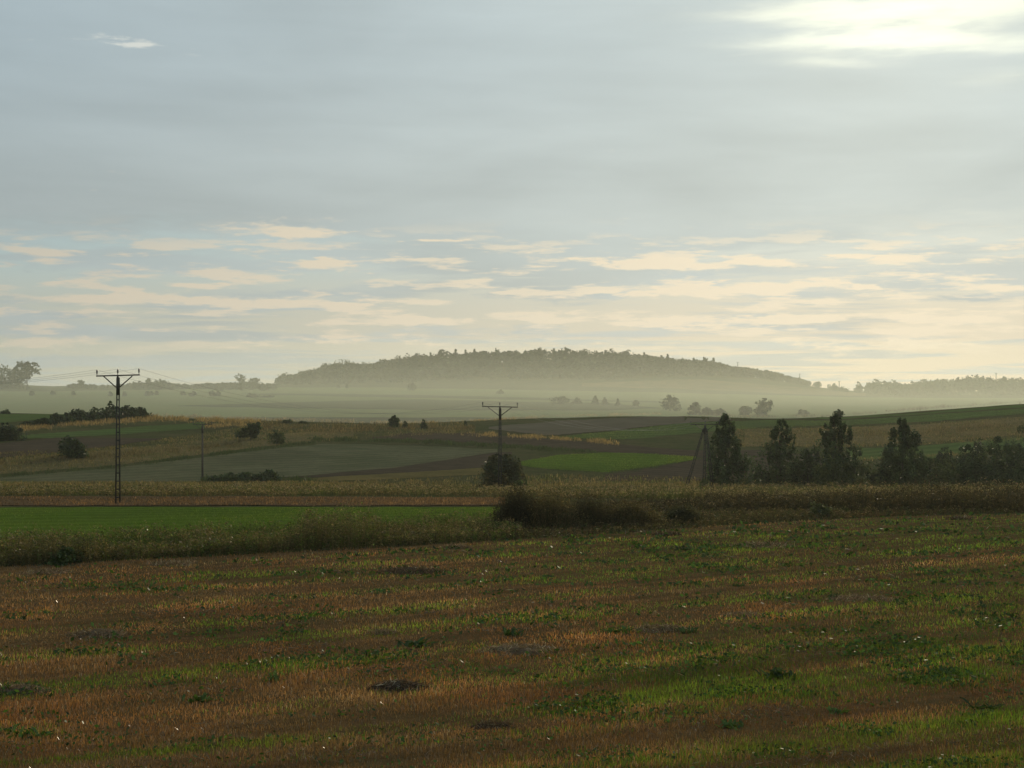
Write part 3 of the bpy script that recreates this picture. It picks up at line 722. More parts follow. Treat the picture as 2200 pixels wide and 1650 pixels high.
def tree(name, label, cat, px, Y, top, wpx, style, n, leaf, pal, base=None, clear=0.0, group=None, far=False):
    """A tree or bush standing on the land at depth Y, reaching the photograph's row 'top'."""
    _n[0] += 1; seed = _n[0]
    X = (px - 1100) / F * Y; z = float(hgt(X, Y)); H = (825 - top) / F * Y - z; w_ = wpx / F * Y
    if style == 'bush': H *= 1.16
    e = link(name, None); e.location = (X, Y, z); e.empty_display_size = .5
    tag(e, label, cat, group)
    z0 = clear * H
    lv, cen = crown(w_, (H - z0) * .98, style, n, leaf, pal, seed)
    lv = (lv[0] + np.array([0, 0, z0]), *lv[1:])
    isbush = style in ('bush',)
    build('foliage' if isbush else 'crown', [lv], M['farleaf' if far else 'leaf'], e)
    build('stem' if isbush else 'trunk', woody(w_, H, z0, cen, seed, 5 if far else 10), M['bark'], e)
    return e
# the four poplars
PG = 'poplars on the valley floor right of the strutted pole'
tree('poplar_tree', 'poplar right beside the strutted pole, first of the four', 'tree', 1557, 212, 893, 98, 'poplar', 19000, .25, POP, clear=.0, group=PG)
tree('poplar_tree', 'thin forked topped poplar, second of the four from the left', 'tree', 1678, 216, 903, 92, 'poplar', 14000, .24, POP, clear=.0, group=PG)
tree('poplar_tree', 'tall poplar rising behind olive bushes, third of the four', 'tree', 1796, 214, 890, 98, 'poplar', 18000, .25, POP, clear=.0, group=PG)
tree('poplar_tree', 'blunt topped poplar with spreading low branches, rightmost of the four', 'tree', 1940, 212, 901, 108, 'poplar', 18000, .25, POP, clear=.0, group=PG)
BG = 'bushes on the valley floor among the poplars'
for lab, px, Y, top, w_, pal, n in [
    ('low dark bush between the first and second poplars', 1632, 222, 1004, 40, DARK, 2600),
    ('dark bush just right of the second poplar', 1735, 214, 972, 80, DARK, 5000),
    ('olive bush in front of the third poplar', 1790, 208, 968, 90, OLIVE, 5500),
    ('olive green bush right of the third poplar', 1838, 210, 972, 66, OLIVE, 4200),
    ('small low bush left of the rightmost poplar', 1890, 212, 1012, 46, DARK, 2600),
    ('dark bush just right of the rightmost poplar', 1998, 214, 988, 66, DARK, 3600),
    ('low olive bush in the gap right of the poplars', 2035, 210, 992, 85, OLIVE, 3200),
    ('dark rounded bush left of the big right edge bush', 2085, 212, 972, 105, DARK, 5200),
    ('big dark bush at the right edge of the picture', 2165, 216, 932, 160, DARK, 13000),
    ('low dark bush below the big right edge bush', 2150, 207, 985, 110, DARK, 5200),
    ('dark bush cut by the right picture border', 2245, 214, 950, 110, DARK, 5200)]:
    tree('bush', lab, 'bush', px, Y, top, w_, 'bush', int(n * 1.3), .22, pal, group=BG)
tree('bush', 'hazy grey green bush on the slope behind the right bushes', 'bush', 2105, 270, 944, 34, 'bush', 1600, .30, OLIVE)
tree('bush', 'low wide bush on the slope above the right olive bush', 'bush', 2030, 262, 962, 44, 'bush', 1800, .30, DARK)
DOMES.add(_n[0] + 1)
tree('bush', 'large brown green bush behind the middle pole', 'bush', 1078, 176, 984, 116, 'bush', 9500, .24, [(.068, .066, .026), (.092, .078, .032), (.056, .064, .024)])
tree('bush', 'small yellow green bush at the foot of the strutted pole', 'bush', 1513, 188, 1030, 22, 'bush', 700, .20, [(.085, .105, .028), (.075, .095, .026)])
tree('bush', 'small green bush at the right foot of the middle pole bush', 'bush', 1118, 166, 1030, 36, 'bush', 1100, .22, [(.075, .100, .028), (.065, .085, .026)])
# dark shrubs at the near field edge
def broom(label, px, Y, top, wpx, pal, group):
    X = (px - 1100) / F * Y; z = float(hgt(X, Y)); H = (825 - top) / F * Y - z; w_ = wpx / F * Y
    e = link('shrub', None); e.location = (X, Y, z); tag(e, label, 'shrub', group)
    n = 1300; pl = np.array(pal)
    bx = rng.normal(0, w_ * .26, n); by = rng.normal(0, w_ * .22, n)
    h = H * rng.uniform(.40, 1.15, n) * (.7 + .6 * fbm(bx * 2.2 + px, by * 2.2, 77, 3)) * np.clip(1.08 - (bx / (w_ * .75)) ** 2 * .8, .3, 1.05)
    col = pl[rng.integers(0, len(pl), n)] * np.exp(rng.normal(0, .25, (n, 1)))
    build('stems', [blades(bx, by, 0 * bx - .05, h, np.full(n, .016), col, .26, .3, True)], M['weed'], e)
    r_ = np.repeat(np.arange(n), 7); m_ = len(r_); tz = rng.uniform(.1, 1.0, m_)
    P_ = np.stack([bx[r_] + rng.normal(0, .09, m_), by[r_] + rng.normal(0, .09, m_), tz * h[r_]], -1)
    build('foliage', [leaves(P_, .10 * rng.uniform(.6, 1.5, m_), col[r_] * np.exp(rng.normal(0, .3, (m_, 1))), .5, .4)], M['weed'], e)
SG = 'dark shrubs at the edge of the stubble field'
for lab, px, Y, top, w_, pal in [
    ('darkest tall shrub at the edge of the stubble below the middle pole', 1112, 82, 1058, 92, [(.046, .035, .017), (.038, .034, .015)]),
    ('reddish brown shrub second along the stubble edge', 1185, 82, 1064, 120, BROWN),
    ('dark shrub third along the stubble edge', 1265, 83, 1070, 110, [(.056, .050, .021), (.066, .050, .021)]),
    ('low brown shrub fourth along the stubble edge', 1355, 84, 1078, 110, BROWN),
    ('small dark shrub at the right end of the stubble edge shrubs', 1465, 86, 1090, 70, [(.050, .052, .022), (.060, .052, .022)])]:
    broom(lab, px, Y, top, w_, pal, SG)
tree('shrub', 'small round green shrub in the weeds at lower left', 'shrub', 137, 62, 1176, 60, 'bush', 2200, .09, [(.055, .085, .022), (.045, .070, .020)])
tree('shrub', 'small yellow green shrub in the weeds at right', 'shrub', 1765, 92, 1082, 60, 'bush', 1800, .12, [(.085, .095, .026), (.075, .080, .026)])
# left slope and crest
LS = 'shrubs in the row climbing to the left crest'
for lab, px, row, top, w_ in [
    ('lowest small shrub at the bottom of the climbing row', 65, 916, 906, 34), ('second small shrub of the climbing row', 95, 914, 900, 36),
    ('third shrub of the climbing row', 130, 911, 891, 48), ('middle shrub of the climbing row', 165, 908, 881, 58),
    ('fifth shrub of the climbing row left of the pole', 205, 905, 877, 56), ('topmost shrub of the climbing row with a twiggy tip', 240, 902, 866, 34),
    ('wide shrub of the crest row just right of the pole', 270, 901, 874, 50), ('last shrub of the crest row, farthest right', 304, 899, 877, 44)]:
    _, Yp = project(px, row, 200)
    tree('shrub', lab, 'shrub', px, float(Yp[0]), top, w_, 'bush', 2600, .42, DARK, group=LS)
for nm, lab, px, row, top, w_, st_, n, pal, cl_ in [
    ('bush', 'large round dark bush alone on the left slope', 160, 984, 942, 78, 'bush', 5000, DARK, 0),
    ('bush', 'dark bush at the left border below the climbing shrubs', 14, 948, 912, 66, 'bush', 4200, DARK, 0),
    ('tree', 'small round tree right of the far small pole', 538, 948, 907, 44, 'round', 3000, DARK, .12),
    ('bush', 'loose bush right of the small round slope tree', 593, 955, 926, 32, 'bush', 1500, OLIVE, 0),
    ('tree', 'small dark upright tree alone on the middle crest', 847, 920, 892, 23, 'column', 2200, DARK, .04),
    ('bush', 'tiny conical bush right of the lone crest tree', 871, 920, 905, 10, 'bush', 500, DARK, 0),
    ('bush', 'small conical bush on the middle crest left of the middle pole', 911, 922, 902, 16, 'bush', 900, DARK, 0),
    ('bush', 'tiny bush on the crest nearest to the middle pole', 1000, 915, 905, 9, 'bush', 500, DARK, 0),
    ('bush', 'small bush on the crest right of the slope tree', 615, 910, 901, 18, 'bush', 700, DARK, 0),
    ('bush', 'tiny crest bush left of the lone crest tree', 650, 911, 905, 14, 'bush', 500, DARK, 0),
    ('bush', 'tiny bush on the crest at the left border', 12, 890, 880, 18, 'bush', 500, DARK, 0),
    ('bush', 'wide low dark scrub on the valley floor beside the far small pole', 560, 1036, 1013, 70, 'bush', 2600, DARK, 0),
    ('bush', 'low flat scrub next to the foot of the far small pole', 490, 1037, 1021, 80, 'bush', 2200, DARK, 0),
    ('bush', 'leaning bush on the right crest above the third poplar', 1802, 897, 881, 22, 'bush', 900, DARK, 0)]:
    _, Yp = project(px, row, 150)
    tree(nm, lab, nm, px, float(Yp[0]), top, w_, st_, n, .34, pal, clear=cl_)
# far valley trees
VG = 'hazy trees and bushes in the far valley'
for nm, lab, px, Y, top, w_, st_, cl_ in [
    ('tree', 'tall hazy tree with a bare trunk standing apart at upper left', 58, 880, 773, 44, 'round', .34),
    ('tree', 'big hazy tree at the left border', 4, 880, 780, 74, 'round', .02),
    ('tree', 'hazy tree between the left border tree and the bare trunk tree', 34, 890, 790, 38, 'round', .02),
    ('tree', 'small round far tree left of the left pole top', 175, 900, 816, 16, 'round', .1),
    ('tree', 'far tree just right of the left pole', 297, 900, 818, 22, 'round', .05),
    ('tree', 'upright far tree right of the left pole', 319, 900, 812, 15, 'column', .05),
    ('tree', 'wide far tree right of the left pole', 346, 900, 814, 30, 'round', .05),
    ('tree', 'large round far tree on the left skyline before the wooded hill', 518, 930, 801, 30, 'round', .05),
    ('tree', 'low far tree hugging the large round skyline tree', 545, 930, 811, 26, 'round', .05),
    ('bush', 'dim far bush in the mist below the left skyline', 575, 800, 852, 26, 'bush', 0),
    ('bush', 'long dim far bush below the left skyline', 545, 805, 848, 40, 'bush', 0),
    ('tree', 'lone far tree above the pale green valley field', 885, 900, 821, 20, 'round', .05),
    ('bush', 'faint bush above the middle pole in the far valley', 1075, 860, 838, 14, 'bush', 0),
    ('tree', 'wide faint tree, leftmost of the line in the far valley', 1205, 760, 852, 30, 'round', .02),
    ('bush', 'small faint bush second in the far valley line', 1240, 760, 856, 18, 'bush', 0),
    ('tree', 'pointed faint tree third in the far valley line', 1279, 760, 851, 19, 'conifer', .02),
    ('tree', 'pointed faint tree fourth in the far valley line', 1299, 755, 854, 20, 'conifer', .02),
    ('tree', 'small pointed faint tree fifth in the far valley line', 1327, 750, 857, 14, 'conifer', .02),
    ('bush', 'round faint bush last in the far valley line', 1366, 750, 860, 16, 'bush', 0),
    ('tree', 'pale loose tree in the bright mist right of centre', 1441, 700, 848, 40, 'loose', .05),
    ('tree', 'dim pointed tree left of the strutted pole top', 1493, 660, 865, 28, 'column', .02),
    ('bush', 'dim bush directly above the strutted pole', 1519, 660, 877, 22, 'bush', 0),
    ('bush', 'low dim bush right of the strutted pole', 1545, 655, 879, 32, 'bush', 0),
    ('tree', 'small dim tree left of the large round valley tree', 1600, 660, 873, 30, 'round', .02),
    ('tree', 'large round dim tree in the valley above the second poplar', 1641, 650, 855, 42, 'round', .04),
    ('bush', 'low dim bush far behind the third poplar', 1725, 660, 882, 26, 'bush', 0),
    ('tree', 'small tree on the bare shoulder right of the wooded hill', 1756, 1090, 819, 15, 'round', .05),
    ('tree', 'small round tree in the dip between the two woods', 1790, 1090, 823, 14, 'round', .05),
    ('bush', 'low bush on the skyline dip before the right wood', 1810, 1090, 831, 26, 'bush', 0)]:
    tree(nm, lab, nm, px, Y, top, w_, st_, 1500 if px < 70 else 700, 1.2 if px < 70 else 1.0, FARG, clear=cl_, group=VG, far=True)

# the woods on the far hills: mass of crowns as stuff, skyline trees as things
TOPS = [(590, 822), (600, 806), (640, 798), (680, 789), (700, 781), (740, 775), (790, 779), (830, 770), (880, 762), (950, 756), (1000, 754), (1060, 751), (1160, 748), (1210, 748),
        (1300, 752), (1370, 757), (1430, 765), (1500, 770), (1530, 772), (1570, 783), (1650, 792), (1700, 806), (1735, 815)]
TOPS2 = [(1835, 833), (1850, 821), (1900, 815), (1950, 822), (2000, 813), (2050, 809), (2100, 805), (2200, 810), (2400, 812)]
def far_mass(label, n, x0, x1, tops, y0fun, y1, pal, hm):
    parts = []
    g_ = np.random.default_rng(R.randrange(9999))
    px = g_.uniform(x0, x1, n); yy = g_.uniform(0, 1, n)
    for k_ in range(n):
        Y = y0fun(px[k_]) * (1 - yy[k_]) + y1 * yy[k_]; X = (px[k_] - 1100) / F * Y; z = float(hgt(X, Y))
        hmax = (825 - (np.interp(px[k_], *zip(*tops)) + 3)) / F * Y - z
        H = min(g_.uniform(.75, 1.1) * hm, hmax * g_.uniform(.93, 1.03))
        if H < 2.0: continue
        st_ = 'conifer' if g_.uniform() < .05 else 'round'
        lv, _ = crown(H * g_.uniform(.65, .95), H, st_, 190, 1.5, pal, int(g_.integers(1, 99999)))
        lv = (lv[0] + np.array([X, Y, z]), *lv[1:]); parts.append(lv)
    o = build('wood', parts, M['farleaf'])
    return tag(o, label, 'wood', kind='stuff')
far_mass('hazy wood covering the broad far hill', 720, 596, 1740, TOPS, lambda p: np.interp(p, [600, 900, 1300, 1500, 1600, 1740], [1015, 1010, 1030, 1090, 1120, 1135]), 1165, FARG, 13)
far_mass('hazy wood on the low far ridge at right', 200, 1838, 2420, TOPS2, lambda p: 1010, 1120, FARG, 12)
far_mass('hazy hedge under the left end of the wooded hill', 40, 650, 900, [(650, 825), (900, 822)], lambda p: 945, 965, FARG, 4)
far_mass('hazy scrub on the misty left slope', 45, 60, 480, [(60, 838), (480, 838)], lambda p: 800, 860, FARG, 5)
far_mass('hazy hedge line on the far left ridge', 150, 60, 600, [(60, 826), (110, 829), (160, 822), (230, 825), (280, 821), (340, 818), (400, 823), (450, 820), (520, 819), (600, 822)], lambda p: 905, 960, FARG, 5)
KG = 'taller trees standing out on the skyline of the wooded hill'
for lab, px, top, w_, st_ in [
    ('leftmost rounded tree at the low end of the wooded hill skyline', 615, 802, 40, 'round'), ('rounded skyline tree above the left end of the wood', 660, 793, 44, 'round'),
    ('feathery skyline tree on the left shoulder of the wood', 702, 779, 34, 'loose'), ('broad domed skyline tree on the left shoulder of the wood', 742, 770, 46, 'round'),
    ('low domed skyline tree right of the broad domed one', 790, 777, 34, 'round'), ('domed skyline tree climbing the left shoulder', 822, 771, 30, 'round'),
    ('feathery skyline tree climbing the left shoulder', 856, 766, 34, 'loose'), ('big domed skyline tree before the spiky stretch', 891, 757, 38, 'round'),
    ('small spiky tree starting the spiky stretch of skyline', 925, 757, 20, 'conifer'), ('domed tree within the spiky stretch of skyline', 951, 749, 26, 'round'),
    ('spiky tree in the middle of the spiky stretch', 979, 749, 20, 'conifer'), ('second spiky tree in the middle of the spiky stretch', 1000, 750, 22, 'conifer'),
    ('third spiky tree of the spiky stretch', 1019, 750, 22, 'conifer'), ('rounded tree right of the spiky stretch', 1040, 748, 24, 'round'),
    ('rounded skyline tree above the middle pole', 1066, 746, 26, 'round'), ('prominent rounded tree on the hilltop right of the middle pole', 1160, 745, 30, 'round'),
    ('thin pointed tree on the hilltop between two domes', 1190, 749, 16, 'conifer'), ('prominent rounded tree, first of the hilltop pair', 1213, 745, 30, 'round'),
    ('prominent rounded tree, second of the hilltop pair', 1256, 747, 28, 'round'), ('wide double tree on the right part of the hilltop', 1312, 749, 36, 'round'),
    ('loose tree right of the wide double tree', 1345, 752, 34, 'loose'), ('tall pointed spruce on the right skyline of the wood', 1384, 757, 18, 'conifer'),
    ('pointed spruce middle of the right skyline', 1421, 762, 18, 'conifer'), ('pointed spruce on the right skyline above the strutted pole', 1434, 761, 18, 'conifer'),
    ('pointed spruce right on the descending skyline', 1490, 767, 18, 'conifer'), ('rounded tree on the descending skyline', 1512, 767, 28, 'round'),
    ('pyramidal tree low on the descending skyline', 1533, 769, 20, 'conifer')]:
    tree('skyline_tree', lab, 'tree', px, 1150, top, w_, st_, 420, 1.4, FARG, clear=0, group=KG, far=True)
KG2 = 'taller trees standing out on the skyline of the right wood'
for lab, px, top, w_, st_ in [
    ('leftmost thin tree of the right wood', 1845, 820, 16, 'loose'), ('large domed tree at the left end of the right wood', 1886, 811, 40, 'round'),
    ('loose see through tree of the right wood', 1925, 816, 24, 'loose'), ('small rounded tree after the see through tree', 1960, 819, 22, 'round'),
    ('rounded tree in the middle of the right wood', 1985, 812, 30, 'round'), ('upright tree in the middle of the right wood', 2012, 816, 16, 'conifer'),
    ('domed tree on the highest part of the right wood', 2092, 803, 40, 'round'), ('wide tree near the right border on the wood skyline', 2170, 808, 40, 'round')]:
    tree('skyline_tree', lab, 'tree', px, 1080, top, w_, st_, 420, 1.3, FARG, clear=0, group=KG2, far=True)

# ------------------------------------------------------------------ power line
def bar(p0, p1, w0, w1, d0, d1, side):
    """Tapered rectangular bar from p0 to p1; w along 'side', d across."""
    p0, p1, side = np.array(p0, float), np.array(p1, float), np.array(side, float)
    ax = p1 - p0; ax /= np.linalg.norm(ax); side = side - ax * side.dot(ax); side /= np.linalg.norm(side); o_ = np.cross(ax, side)
    V = []
    for p_, w_, d_ in ((p0, w0, d0), (p1, w1, d1)):
        for a, b in ((-1, -1), (1, -1), (1, 1), (-1, 1)): V.append(p_ + side * a * w_ / 2 + o_ * b * d_ / 2)
    q = np.array([[0, 1, 2, 3], [7, 6, 5, 4], [0, 4, 5, 1], [1, 5, 6, 2], [2, 6, 7, 3], [3, 7, 4, 0]])
    return np.array(V), q, np.zeros((0, 3), int), np.full((6, 3), .1)
def part(name, parts, mat, parent):
    V, q, t_, _ = join(parts); me = mesh_np(name, V, q, t_, None, mat)
    return link(name, me, parent)
def ladder(e, b0, b1, w0, w1, side, n, solid=.13):
    """Concrete pole with a row of openings: two legs, rungs and a solid head."""
    b0, b1, side = map(lambda v: np.array(v, float), (b0, b1, side))
    sp = b0 + (b1 - b0) * (1 - solid); ws = w0 + (w1 - w0) * (1 - solid)
    lw = .11
    for s_ in (-1, 1):
        part('leg', [bar(b0 + side * s_ * (w0 - lw) / 2, sp + side * s_ * (ws - lw) / 2, lw, lw * .85, .13, .11, side)], M['concrete'], e)
    for k_ in range(n):
        f_ = (k_ + .35) / n; p_ = b0 + (sp - b0) * f_; w_ = (w0 + (ws - w0) * f_) - lw * 1.9
        ax = (sp - b0) / np.linalg.norm(sp - b0)
        part('rung', [bar(p_ - ax * .045, p_ + ax * .045, w_, w_, .10, .10, side)], M['concrete'], e)
    part('head', [bar(sp - (b1 - b0) * .004, b1, ws, w1, .18, .16, side)], M['concrete'], e)
def insulator(e, p, h):
    prof = [(.02, 0), (.02, .3), (.055, .32), (.06, .5), (.035, .55), (.06, .6), (.055, .85), (.03, 1.0)]
    parts = [prism(np.array(p) + [0, 0, prof[k_][1] * h], np.array(p) + [0, 0, prof[k_ + 1][1] * h + 1e-4], prof[k_][0], prof[k_ + 1][0], 8) for k_ in range(len(prof) - 1)]
    part('insulator', parts, M['porcelain'], e)
LINE = np.array([25.2, 44.0]); LINE /= np.linalg.norm(LINE)
ARM = np.array([LINE[1], -LINE[0], 0.0])
def arm_set(e, zt, L, tilt, side):
    za = zt + .14
    ends = [np.array([0, 0, za]) + side * s_ * L / 2 + np.array([0, 0, tilt * s_]) for s_ in (-1, 1)]
    part('crossarm', [bar(ends[0], ends[1], .09, .09, .09, .09, (0, 0, 1))], M['steel'], e)
    for s_ in (-1, 1):
        part('brace', [bar(np.array([0, 0, zt - .72]) + side * s_ * .10, np.array([0, 0, za - .05]) + side * s_ * L * .335, .06, .06, .06, .06, (0, 0, 1))], M['steel'], e)
    part('head_bracket', [bar((0, 0, zt - .1), (0, 0, za + .05), .10, .10, .10, .10, side)], M['steel'], e)
    pts = []
    for v in (ends[0] + side * .04, np.array([0, 0, za]), ends[1] - side * .04):
        insulator(e, v + np.array([0, 0, .04]), .40); pts.append(v + np.array([0, 0, .44]))
    return pts
def pole_at(px, Y): X = (px - 1100) / F * Y; return np.array([X, Y, float(hgt(X, Y))])
poles = []
for lab, px, Y, top in [('concrete ladder pole with steel crossarm standing at left by the brown strip', 253, 110, 811), ('concrete ladder pole with steel crossarm in front of the middle bush', 1074, 154.5, 882 - 5)]:
    b = pole_at(px, Y); zt = rz(top, Y) - b[2]
    e = link('power_pole', None); e.location = b; tag(e, lab, 'power pole', 'ladder poles of the power line')
    fc = np.array([b[1], -b[0], 0]) / np.hypot(b[0], b[1])
    ladder(e, (0, 0, -.25), (0.02, 0, zt), .40, .24, fc, 14)
    pts = arm_set(e, zt, 4.0, .035 if px < 500 else -.02, ARM)
    poles.append([b + p_ for p_ in pts])
b = pole_at(1515, 197); zt = rz(914, 197) - b[2]
e = link('power_pole', None); e.location = b; tag(e, 'strutted three legged power pole beside the first poplar', 'power pole', None)
s2 = np.array([1.0, 0, 0])
ladder(e, (-.15, 0, -.25), (0, 0, zt), .42, .26, s2, 14)
ladder(e, (-2.35, .8, -.25), (-.12, .18, zt - .35), .42, .26, s2, 14, .06)
ladder(e, (.85, -.9, -.25), (.10, -.22, zt - .35), .42, .26, s2, 14, .06)
pts = arm_set(e, zt, 3.7, .03, s2 * .95 + np.array([0, -.3, 0]))
poles.append([b + p_ for p_ in pts])
b = pole_at(435, 243); zt = rz(914, 243) - b[2]
e = link('power_pole', None); e.location = b; tag(e, 'smaller distant concrete pole on the valley floor at left', 'power pole', None)
ladder(e, (0, 0, -.25), (0, 0, zt), .45, .30, np.array([.35, .93, 0]), 14)
arm_set(e, zt, 2.9, 0, np.array([.98, .2, 0]))
# masts and poles on the far skyline
for lab, px, Y, top in [('thin mast on the descending skyline of the wooded hill', 1585, 1150, 778), ('thin mast low on the right end of the wooded hill', 1718, 1150, 803),
                        ('thin pole in the dip between the woods', 1803, 1090, 819), ('thin mast above the right wood', 2140, 1090, 801)]:
    b = pole_at(px, Y); H = rz(top, Y) - b[2]
    e = link('mast', None); e.location = b; tag(e, lab, 'mast')
    part('post', [bar((0, 0, -.5), (0, 0, H), .55, .35, .55, .35, (1, 0, 0))], M['steel'], e)
    part('crosspiece', [bar((-.9, 0, H * .97), (.9, 0, H * .97), .25, .25, .25, .25, (0, 0, 1))], M['steel'], e)

def wire(label, a, b_, sag, r=.007, group='wires of the power line'):
    t = np.linspace(0, 1, 40)[:, None]
    p = a + (b_ - a) * t; p[:, 2] -= (4 * t * (1 - t))[:, 0] * sag
    d = (b_ - a); n_ = np.array([d[1], -d[0], 0]); n_ /= np.linalg.norm(n_); up = np.array([0, 0, 1.0])
    an = np.linspace(0, 2 * np.pi, 5, endpoint=False)
    V = (p[:, None, :] + (np.cos(an)[:, None] * n_ + np.sin(an)[:, None] * up)[None] * r).reshape(-1, 3)
    i = (np.arange(39)[:, None] * 5 + np.arange(5)[None]).reshape(-1); j = (np.arange(39)[:, None] * 5 + (np.arange(5)[None] + 1) % 5).reshape(-1)
    q = np.stack([i, j, j + 5, i + 5], -1)
    o = link('power_wire', mesh_np('power_wire', V, q, mat=M['wire'], smooth=True)); tag(o, label, 'wire', group)
WHICH = ('left', 'middle', 'right')
step = poles[1][1] - poles[0][1]
for k_ in range(3):
    wire(f'{WHICH[k_]} wire sagging from the left pole to the middle pole', poles[0][k_], poles[1][k_], 2.0)
    wire(f'{WHICH[k_]} wire sagging from the middle pole to the strutted pole', poles[1][k_], poles[2][k_], 1.9)
    wire(f'{WHICH[k_]} wire running from the left pole out of the picture at left', poles[0][k_], poles[0][k_] - step * np.array([1, 1, .35]), 1.8)

# ------------------------------------------------------------------ straw heaps and big weeds in the near field
def heap(label, px, row, wpx, hpx, dark=False):
    X, Y = project(px, row); X, Y = float(X[0]), float(Y[0]); z = float(hgt(X, Y)); W_ = wpx / F * Y; H = hpx / F * Y
    nx, na = 12, 20
    r_ = np.linspace(0.02, 1, nx); a = np.linspace(0, 2 * np.pi, na, endpoint=False)
    RR, AA = np.meshgrid(r_, a, indexing='ij')
    bx = RR * np.cos(AA) * W_ / 2; by = RR * np.sin(AA) * W_ * .42
    H *= .5
    bz = H * (1 - RR ** 2) * (.1 + 1.9 * fbm(bx * 6 / max(W_, .3) + px, by * 6 / max(W_, .3) + row, 5, 4)) - .03
    i = np.arange(nx * na).reshape(nx, na); q = np.stack([i[:-1], i[1:], np.roll(i, -1, 1)[1:], np.roll(i, -1, 1)[:-1]], -1).reshape(-1, 4)
    cb = np.array((.070, .048, .028) if dark else (.120, .084, .046))
    parts = [(np.stack([bx, by, bz], -1).reshape(-1, 3), q, np.zeros((0, 3), int), np.repeat(cb[None], len(q), 0))]
    n = 1400; rr = rng.uniform(0, 1, n) ** .5; aa = rng.uniform(0, 2 * np.pi, n)
    sx, sy = rr * np.cos(aa) * W_ * .54, rr * np.sin(aa) * W_ * .45; sz = H * (1 - rr ** 2) * rng.uniform(.5, 1.1, n) + .02
    col = jit((.095, .064, .036) if dark else (.17, .12, .07), n, .5); col[rng.uniform(0, 1, n) < .05] = (.42, .36, .26)
    parts.append(leaves(np.stack([sx, sy, sz], -1), rng.uniform(.08, .24, n) * max(1, Y / 34), col, 0.35, .09))
    o = build('straw_heap', parts, M['straw']); o.location = (X, Y, z)
    tag(o, label, 'straw heap', 'heaps of old straw left on the stubble')
heap('dark flattened straw heap in the middle of the far stubble', 882, 1232, 140, 20, True)
heap('dark lumpy straw heap at lower middle of the stubble', 855, 1487, 125, 36, True)
heap('pale ragged straw heap at left in the stubble', 210, 1370, 135, 24)
heap('brown straw heap at the left border of the stubble', 40, 1492, 130, 30)
heap('long pale straw heap right of the dark lower heap', 1120, 1405, 190, 26)
heap('straw heap among green weeds right of centre', 1420, 1357, 130, 18)
heap('pale straw scraps on the right middle of the stubble', 1600, 1327, 90, 14)
heap('thin pale straw line at right in the stubble', 1850, 1293, 150, 9)
heap('small pale straw scrap right of the grass patch at left', 822, 1366, 60, 10)
heap('thin brown straw heap under the left weeds', 370, 1215, 100, 9)
heap('thin pale straw heap at the far left under the weeds', 100, 1235, 110, 9)
heap('small grey straw heap at the far right edge of the stubble', 1430, 1152, 60, 8, True)
heap('small dark straw heap on the far green corner at right', 2060, 1118, 50, 6, True)
heap('thin straw heap left of the shrubs at the far stubble edge', 980, 1180, 60, 7)
heap('small dark heap at the bottom right of centre', 1060, 1577, 90, 22, True)
heap('straw scraps on the right far green strip', 1640, 1175, 130, 7)

def dock(label, px, row, wpx, hpx, pal=((.050, .095, .020), (.075, .130, .028))):
    """Broad leaved weed: a rosette of long curved leaves."""
    X, Y = project(px, row); X, Y = float(X[0]), float(Y[0]); z = float(hgt(X, Y)); W_ = wpx / F * Y; H = hpx / F * Y
    e = link('broad_weed', None); e.location = (X, Y, z); tag(e, label, 'weed', 'broad leaved weeds in the stubble')
    g_ = np.random.default_rng(int(px * 7 + row))
    nl = 30
    for k_ in range(nl):
        a = g_.uniform(0, 2 * np.pi); L = g_.uniform(.5, 1.1) * W_ * .32; up = g_.uniform(.3, 1.0) * H * .8; ww = L * g_.uniform(.22, .40) + .015
        dx_, dy_ = math.cos(a), math.sin(a); ox, oy = g_.normal(0, W_ * .22), g_.normal(0, W_ * .22)
        V = []; S_ = [0, .3, .65, 1.0]; prof = [.25, 1.0, .8, .05]
        for s_, p_ in zip(S_, prof):
            cz = up * (1.6 * s_ - .75 * s_ * s_); cx = ox + dx_ * L * s_; cy = oy + dy_ * L * s_
            for q_ in (-1, 0, 1): V.append((cx - dy_ * q_ * ww * p_ / 2, cy + dx_ * q_ * ww * p_ / 2, cz + abs(q_) * ww * .18))
        f_ = []
        for s_ in range(3):
            for q_ in range(2): i = s_ * 3 + q_; f_.append((i, i + 1, i + 4, i + 3))
        c_ = np.array(pal[k_ % len(pal)]) * math.exp(g_.normal(0, .2))
        me = mesh_np('leaf', np.array(V), np.array(f_), None, np.repeat(c_[None], len(f_), 0), M['weed'], True)
        link('leaf', me, e)
dock('broad green weed with a reddish leaf at the lower left border', 70, 1592, 90, 34)
dock('broad weed right of the lower left border weed', 20, 1580, 60, 26)
dock('bright green weed in the left foreground', 432, 1512, 62, 30)
dock('yellow green upright weed in the lower left middle', 585, 1472, 50, 34, ((.085, .14, .025), (.06, .10, .02)))
dock('dark green leafy weed left of the long pale straw heap', 893, 1396, 80, 24, ((.035, .070, .018), (.05, .085, .02)))
dock('dark green leafy weed at the left end of the long pale straw heap', 1096, 1368, 60, 28, ((.035, .070, .018), (.05, .085, .02)))
dock('spreading weed left of the straw heap among green weeds', 1330, 1362, 80, 20)
dock('weed on the right side of the straw heap among green weeds', 1475, 1366, 60, 22, ((.035, .070, .018), (.05, .085, .02)))
dock('small dark upright weed at right of the middle stubble', 1792, 1290, 30, 20, ((.035, .065, .018), (.04, .07, .02)))
dock('small dark weed on the far right stubble', 1585, 1262, 34, 12, ((.035, .065, .018), (.04, .07, .02)))
dock('dark weed at the far edge of the green strip', 1467, 1184, 50, 14, ((.035, .065, .018), (.04, .07, .02)))
dock('dark tufted weed right of the bright grass patch', 1678, 1462, 90, 30, ((.035, .060, .016), (.05, .08, .02)))
